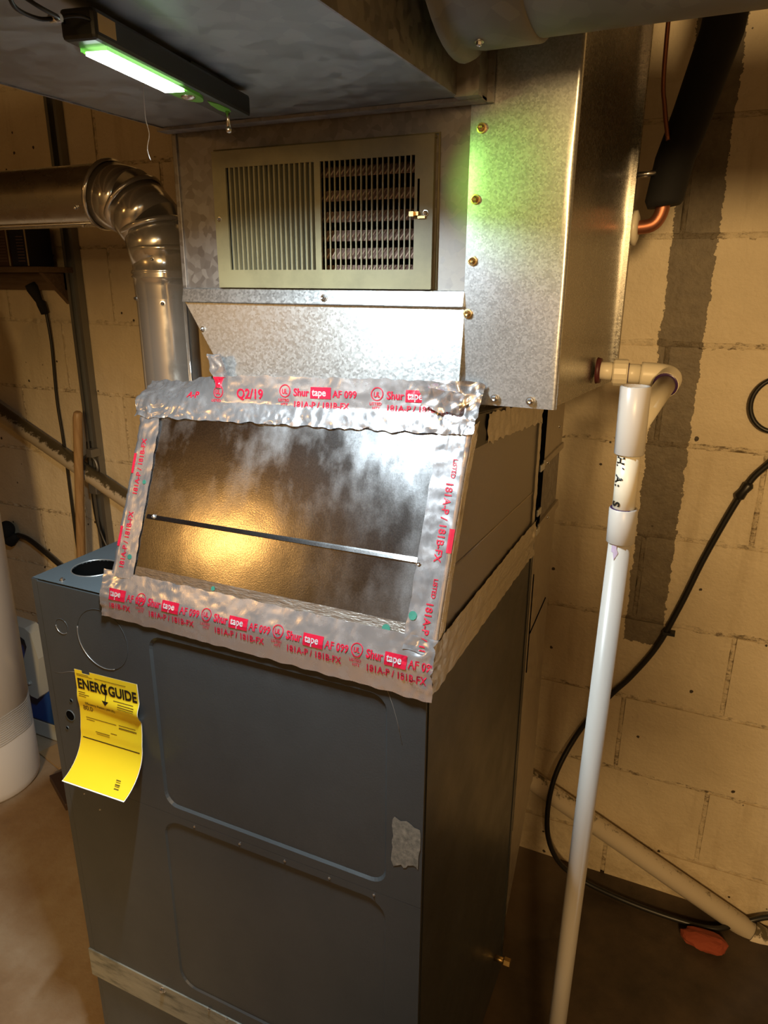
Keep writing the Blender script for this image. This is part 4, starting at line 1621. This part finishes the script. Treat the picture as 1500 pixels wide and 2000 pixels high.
# ------------------------------------------------------------------ shelf on the left wall and what stands on it
sh = empty('wall_shelf', (-1.1, 0.80, 1.38), 'dark brown board shelf high on the left of the block wall, under the flue', 'shelf')
boxobj('board', (-1.6, 0.735, 1.418), (-0.755, 0.858, 1.432), M['shelfwood'], sh, 0.001)
boxobj('rail', (-1.6, 0.842, 1.372), (-0.785, 0.858, 1.417), M['shelfwood'], sh, 0.001)
bm = B()
tri = [(0.856, 1.417), (0.775, 1.417), (0.856, 1.335)]
a = [bm.verts.new((-0.800, y, z)) for y, z in tri]
b = [bm.verts.new((-0.785, y, z)) for y, z in tri]
bm.faces.new(a)
bm.faces.new(b[::-1])
ring_strip(bm, a, b)
obj('gusset', bm, M['shelfwood'], sh)


def carton(x0, x1, h, m, label, round_=False):
    t = empty('carton', ((x0 + x1) / 2, 0.79, 1.4325), label, 'box', 'cartons on the wall shelf')
    bm = B()
    box(bm, (x0, 0.75, 1.4325), (x1, 0.83, 1.4325 + h))
    bevel_all(bm, 0.002)
    obj('body', bm, m, t)
    boxobj('edge', (x1 - 0.004, 0.7485, 1.4335), (x1 - 0.0005, 0.7505, 1.4315 + h), M['carton_edge'], t)
    if round_:
        bm = B()
        lathe(bm, (x0 + (x1 - x0) * 0.6, 0.7496, 1.4325 + h * 0.4), (0, -1, 0), [(0, 0.012), (0.0008, 0.012), (0.0008, 0.0)], 18)
        obj('badge', bm, M['amber'], t)
    else:
        bm = B()
        for k_ in range(9):
            box(bm, (x0 + 0.025, 0.7492, 1.445 + k_ * 0.0075), (x1 - 0.012, 0.7502, 1.447 + k_ * 0.0075))
        obj('ridges', bm, M['vane'], t)


carton(-1.115, -0.995, 0.105, M['carton_a'], 'dark red carton with a round badge, leftmost on the wall shelf', True)
carton(-0.990, -0.868, 0.108, M['carton_b'], 'brown ridged carton between the red and the navy cartons on the wall shelf')
carton(-0.862, -0.800, 0.100, M['carton_c'], 'narrow navy carton at the right end of the wall shelf')

# grey steel strut with pipe clamp
st = empty('steel_strut', (-0.75, 0.85, 0.0), 'vertical grey steel channel strut fixed to the left of the block wall', 'strut')
bm = B()
box(bm, (-0.768, 0.856, 0.02), (-0.732, 0.858, 2.1))
box(bm, (-0.770, 0.838, 0.02), (-0.767, 0.858, 2.1))
box(bm, (-0.733, 0.838, 0.02), (-0.730, 0.858, 2.1))
box(bm, (-0.770, 0.836, 0.02), (-0.760, 0.838, 2.1))
box(bm, (-0.740, 0.836, 0.02), (-0.730, 0.838, 2.1))
obj('channel', bm, M['strut'], st)
bm = B()
tube(bm, [(-0.752 + 0.0285 * math.cos(t), 0.826 - 0.004, 0.880 + 0.034 * math.sin(t)) for t in [i * PI / 10 for i in range(-1, 12)]], 0.0035, 6)
obj('clamp_band', bm, M['strut'], st)
boxobj('clamp_ear', (-0.745, 0.806, 0.912), (-0.722, 0.838, 0.936), M['strut'], st, 0.002)
boxobj('clamp_foot', (-0.752, 0.806, 0.802), (-0.722, 0.838, 0.842), M['strut'], st, 0.002)

# wooden stick leaning in front of the strut
bm = B()
tube(bm, [(-0.737, 0.790, 1.048), (-0.738, 0.790, 1.044), (-0.7415, 0.789, 1.03), (-0.85, 0.76, 0.002)], [0.008, 0.0115, 0.0125, 0.0135], 16)
tag(obj('wooden_handle', bm, M['wood']), 'plain wooden handle leaning on the wall in front of the steel strut', 'handle')

# cord with dark plug hanging from the shelf
hc_ = empty('power_lead', (-0.886, 0.845, 0.6), 'thin black cord with a dark plug hanging down the wall below the shelf', 'cord')
bm = B()
tube(bm, [(-0.905, 0.83, 1.388), (-0.900, 0.834, 1.375), (-0.886, 0.838, 1.342), (-0.882, 0.84, 1.335), (-0.874, 0.842, 1.308)], [0.014, 0.017, 0.010, 0.013, 0.011], 12)
obj('plug', bm, M['foam'], hc_)
bm = B()
tube(bm, smooth_path([(-0.874, 0.846, 1.312), (-0.874, 0.850, 1.22), (-0.884, 0.851, 1.06), (-0.880, 0.851, 0.92), (-0.880, 0.849, 0.62), (-0.87, 0.84, 0.35), (-0.86, 0.80, 0.008), (-0.6, 0.75, 0.005)], 6), 0.0042, 8)
obj('cord', bm, M['rubber'], hc_)

# second black cable behind the furnace corner, from strut into the gap
bm = B()
tube(bm, smooth_path([(-0.768, 0.842, 0.95), (-0.775, 0.842, 0.80), (-0.770, 0.842, 0.70), (-0.745, 0.842, 0.625), (-0.69, 0.842, 0.555), (-0.60, 0.842, 0.47), (-0.4, 0.842, 0.30), (-0.3, 0.835, 0.006), (-0.1, 0.80, 0.006)], 6), 0.0068, 8)
tag(obj('black_cable', bm, M['rubber']), 'thick black cable curving down from the strut behind the furnace', 'cable')
# wall plug with cable lower left
wp = empty('wall_cable', (-1.17, 0.84, 0.60), 'black knobbed plug on the lower left wall with a cable sloping toward the furnace', 'cord')
bm = B()
bmesh.ops.create_uvsphere(bm, u_segments=20, v_segments=12, radius=0.026)
for v in bm.verts:
    v.co = V((v.co.x, v.co.y * 0.9, v.co.z * 1.15)) + V((-1.172, 0.833, 0.618))
for f in bm.faces: f.smooth = True
obj('plug', bm, M['foam'], wp)
bm = B()
tube(bm, [(-1.195, 0.835, 0.590), (-1.165, 0.838, 0.580), (-1.13, 0.84, 0.602)], [0.020, 0.022, 0.009], 10)
obj('collar', bm, M['foam'], wp)
bm = B()
tube(bm, smooth_path([(-1.135, 0.84, 0.603), (-1.09, 0.842, 0.595), (-1.03, 0.842, 0.566), (-0.962, 0.842, 0.527), (-0.86, 0.842, 0.47), (-0.6, 0.842, 0.36), (-0.3, 0.84, 0.26)], 6), 0.0082, 10)
obj('cable', bm, M['rubber'], wp)

# ------------------------------------------------------------------ white tank at far left
tk = empty('softener_tank', (-0.905, 0.45, 0), 'tall white plastic cylinder tank with a ribbed band near its foot, at the left edge', 'tank')
bm = B()
TRd = 0.138
lathe(bm, (-0.905, 0.45, 0), (0, 0, 1), [(0, 0), (0, TRd - 0.012), (0.012, TRd - 0.002), (0.03, TRd), (0.17, TRd), (0.172, TRd - 0.0025), (0.268, TRd - 0.0025), (0.270, TRd), (0.80, TRd + 0.004), (1.25, TRd + 0.004), (1.34, TRd - 0.02), (1.38, 0.06), (1.38, 0)], 64)
obj('body', bm, M['tank'], tk)
for i in range(13):
    z = 0.178 + i * 0.0068
    bm = B()
    pts = []
    for k_ in range(49):
        a = -2.6 + 3.6 * k_ / 48
        zz = z + 0.006 * abs(((k_ / 6.0) % 2) - 1)
        pts.append((-0.905 + (TRd - 0.0012) * math.cos(a), 0.45 + (TRd - 0.0012) * math.sin(a), zz))
    tube(bm, pts, 0.0016, 6)
    obj('rib', bm, M['rib'], tk)

# blue jug with grey handle behind the tank
jg = empty('blue_jug', (-0.91, 0.70, 0), 'blue plastic jug with pale grey handle, on the floor between white tank and furnace', 'jug')
bm = B()
box(bm, (-1.02, 0.66, 0.06), (-0.855, 0.79, 0.345))
bevel_all(bm, 0.012)
obj('body', bm, M['blue'], jg)
bm = B()
box(bm, (-1.01, 0.665, 0.0), (-0.862, 0.785, 0.064))
bevel_all(bm, 0.006)
obj('base', bm, M['bluegrey'], jg)
bm = B()
prof = [(-1.005, 0.425), (-0.885, 0.418), (-0.862, 0.405), (-0.845, 0.325), (-0.85, 0.29), (-0.868, 0.19), (-0.878, 0.180), (-0.905, 0.183), (-0.925, 0.205), (-0.94, 0.245), (-0.915, 0.30), (-0.888, 0.355), (-0.893, 0.378), (-0.925, 0.392), (-1.005, 0.395)]
a = [bm.verts.new((x, 0.625, z)) for x, z in prof]
b = [bm.verts.new((x, 0.668, z)) for x, z in prof]
bm.faces.new(a)
bm.faces.new(b[::-1])
ring_strip(bm, a, b)
obj('handle', bm, M['bluegrey'], jg, 'pale grey handle')
screw((-0.897, 0.6245, 0.232), (0, -1, 0), jg, 0.007, M['bluegrey'])

# metal collar standing beside the furnace, cardboard and board on the floor
mc = empty('metal_ring', (-0.74, 0.60, 0.0), 'dark shiny metal ring standing on edge between blue jug and furnace', 'ring')
bm = B()
lathe(bm, (-0.790, 0.675, 0.215), V((1, 0.35, 0)), [(0, 0.098), (0.002, 0.102), (0.010, 0.099), (0.018, 0.102), (0.026, 0.099), (0.034, 0.102), (0.036, 0.096), (0.0, 0.095)], 48)
obj('band', bm, M['flue_old'], mc)
boxobj('foot', (-0.80, 0.64, 0.0), (-0.755, 0.70, 0.118), M['rust'], mc, 0.003)
bm = B()
hexa(bm, [(-0.88, 0.60, 0.0), (-0.76, 0.57, 0.0), (-0.73, 0.66, 0.0), (-0.85, 0.69, 0.0)], [(-0.88, 0.60, 0.004), (-0.76, 0.57, 0.006), (-0.73, 0.66, 0.004), (-0.85, 0.69, 0.006)])
tag(obj('cardboard_piece', bm, M['cardboard']), 'torn brown cardboard piece on the floor beside the metal ring', 'cardboard')
bm = B()
hexa(bm, [(-0.74, 0.52, 0.0), (-0.60, 0.45, 0.0), (-0.56, 0.52, 0.0), (-0.70, 0.59, 0.0)], [(-0.74, 0.52, 0.022), (-0.60, 0.45, 0.022), (-0.56, 0.52, 0.022), (-0.70, 0.59, 0.022)])
bevel_all(bm, 0.002)
tag(obj('dark_board', bm, M['darkwood']), 'dark brown board lying on the floor left of the furnace', 'board')

# ------------------------------------------------------------------ the photographer, standing behind the camera
per = empty('person', (0.93, -1.12, 0), 'person in dark work clothes holding up a phone, standing behind the viewpoint', 'person')
M['cloth'] = mat('dark_work_cloth', (0.018, 0.018, 0.022), 0.85)
M['denim'] = mat('dark_denim', (0.02, 0.026, 0.04), 0.85)
M['skin'] = mat('skin', (0.52, 0.30, 0.20), 0.5)
M['hair'] = mat('dark_hair', (0.02, 0.014, 0.01), 0.6)


def skinned(name, pts, edges, m, sub=2, root=0):
    me = bpy.data.meshes.new(name)
    me.from_pydata([p[:3] for p in pts], edges, [])
    o = bpy.data.objects.new(name, me)
    COL.objects.link(o)
    sk = o.modifiers.new('skin', 'SKIN')
    for i, p in enumerate(pts):
        d_ = me.skin_vertices[0].data[i]
        d_.radius = (p[3], p[4] if len(p) > 4 else p[3])
        d_.use_root = (i == root)
    sb = o.modifiers.new('sub', 'SUBSURF')
    sb.levels = sb.render_levels = sub
    dg = bpy.context.evaluated_depsgraph_get()
    me2 = bpy.data.meshes.new_from_object(o.evaluated_get(dg))
    bpy.data.objects.remove(o)
    bm = B()
    bm.from_mesh(me2)
    bpy.data.meshes.remove(me2)
    for f in bm.faces: f.smooth = True
    return bm


bx, by = 0.93, -1.12
pts = [(bx, by, 0.95, .165, .12), (bx, by + .005, 1.10, .15, .115), (bx, by + .02, 1.28, .17, .125), (bx, by + .03, 1.40, .13, .10), (bx, by + .045, 1.49, .062), (bx, by + .06, 1.55, .058)]
edges = [(0, 1), (1, 2), (2, 3), (3, 4), (4, 5)]
for sg in (-1, 1):
    b = len(pts)
    wx = 0.868 + sg * 0.055
    pts += [(bx + sg * .175, by + .03, 1.405, .075), (bx + sg * .235, by + .06, 1.24, .056), (bx + sg * .225, by + .17, 1.12, .048), (wx + sg * .04, -0.80, 1.30, .036), (wx + sg * .015, -0.745, 1.345, .030)]
    edges += [(3, b), (b, b + 1), (b + 1, b + 2), (b + 2, b + 3), (b + 3, b + 4)]
    b = len(pts)
    pts += [(bx + sg * .10, by, 0.86, .10, .105), (bx + sg * .115, by + .015, 0.50, .072), (bx + sg * .12, by - .01, 0.10, .05), (bx + sg * .125, by + .04, 0.045, .045), (bx + sg * .135, by + .17, 0.035, .036)]
    edges += [(0, b), (b, b + 1), (b + 1, b + 2), (b + 2, b + 3), (b + 3, b + 4)]
bm = skinned('body', pts, edges, None)
for f in bm.faces:
    c = f.calc_center_median()
    f.material_index = 1 if c.z < 0.92 else (2 if (c.y > -0.79 and c.z > 1.2) or (c.z > 1.50) else 0)
obj('body', bm, [M['cloth'], M['denim'], M['skin']], per)
# head with face
bm = B()
bmesh.ops.create_uvsphere(bm, u_segments=32, v_segments=24, radius=1.0)
hc0 = V((bx - 0.005, by + 0.075, 1.645))
for v in bm.verts:
    p = v.co.copy()
    q = V((p.x * 0.078, p.y * 0.098, p.z * 0.118))
    if p.z < 0: q.x *= 1 + 0.28 * p.z * abs(p.z); q.y *= 1 + 0.18 * p.z
    if p.y > 0:
        q.y += 0.020 * math.exp(-((p.x / .16) ** 2 + ((p.z + .18) / .20) ** 2))      # nose
        q.y += 0.006 * math.exp(-((p.x / .30) ** 2 + ((p.z + .52) / .10) ** 2))      # mouth
        for sx_ in (-.38, .38):
            q.y -= 0.010 * math.exp(-(((p.x - sx_) / .2) ** 2 + ((p.z - .06) / .14) ** 2))   # eye sockets
    for sx_ in (-1, 1):
        q.x += sx_ * 0.016 * math.exp(-(((p.x - sx_) / .25) ** 2 + ((p.z + .05) / .26) ** 2 + ((p.y + .1) / .25) ** 2))   # ears
    v.co = q + hc0
for f in bm.faces: f.smooth = True
hd = obj('head', bm, M['skin'], per)
bm = B()
bmesh.ops.create_uvsphere(bm, u_segments=28, v_segments=18, radius=1.0)
for v in bm.verts:
    p = v.co.copy()
    v.co = V((p.x * 0.087, p.y * 0.105 - 0.012, max(p.z, -0.35 if p.y < 0.1 else 0.42) * 0.128 + 0.004)) + hc0
for f in bm.faces: f.smooth = True
obj('hair', bm, M['hair'], hd)
for sx_ in (-1, 1):
    bm = B()
    bmesh.ops.create_uvsphere(bm, u_segments=12, v_segments=8, radius=0.011)
    for v in bm.verts: v.co += hc0 + V((sx_ * 0.030, 0.083, 0.006))
    obj('eye', bm, M['pvc'], hd)
# hands: palm, four fingers and a thumb round the phone's edges
PHC = V((0.868, -0.700, 1.40))
for sg in (-1, 1):
    pal = V((0.868 + sg * 0.060, -0.722, 1.372))
    P0 = [(pal.x + sg * .012, pal.y - .022, pal.z - .028, .024, .017), (pal.x, pal.y, pal.z, .028, .014), (pal.x - sg * .004, pal.y + .006, pal.z + .03, .024, .012)]
    E0 = [(0, 1), (1, 2)]
    bm = skinned('hand', P0, E0, None, 2)
    for k_, ln in enumerate((.050, .058, .054, .042)):
        z_ = pal.z + 0.034 - k_ * 0.019
        x_ = pal.x - sg * 0.002
        ps = [(x_, pal.y + .004, z_, .0085), (x_ - sg * .004, pal.y + .004 + ln * .42, z_ + .004, .0080), (x_ - sg * .014, pal.y + .012 + ln * .45, z_ + .004, .0072), (x_ - sg * .022, pal.y + .010 + ln * .42, z_ + .004, .0062)]
        b2 = skinned('f', ps, [(0, 1), (1, 2), (2, 3)], None, 1)
        tmp = bpy.data.meshes.new('t')
        b2.to_mesh(tmp)
        b2.free()
        bm.from_mesh(tmp)
        bpy.data.meshes.remove(tmp)
    ps = [(pal.x + sg * .004, pal.y - .010, pal.z - .012, .011), (pal.x - sg * .018, pal.y - .014, pal.z + .004, .0095), (pal.x - sg * .036, pal.y - .004, pal.z + .016, .0080)]
    b2 = skinned('f', ps, [(0, 1), (1, 2)], None, 1)
    tmp = bpy.data.meshes.new('t')
    b2.to_mesh(tmp)
    b2.free()
    bm.from_mesh(tmp)
    bpy.data.meshes.remove(tmp)
    for f in bm.faces: f.smooth = True
    obj('hand', bm, M['skin'], per)
bm = B()
box(bm, (0.868 - 0.038, -0.7085, 1.335), (0.868 + 0.038, -0.7005, 1.475))
bevel_all(bm, 0.003)
ph = obj('phone', bm, M['lampblack'])
tag(ph, 'black phone held up in both hands by the person', 'phone')
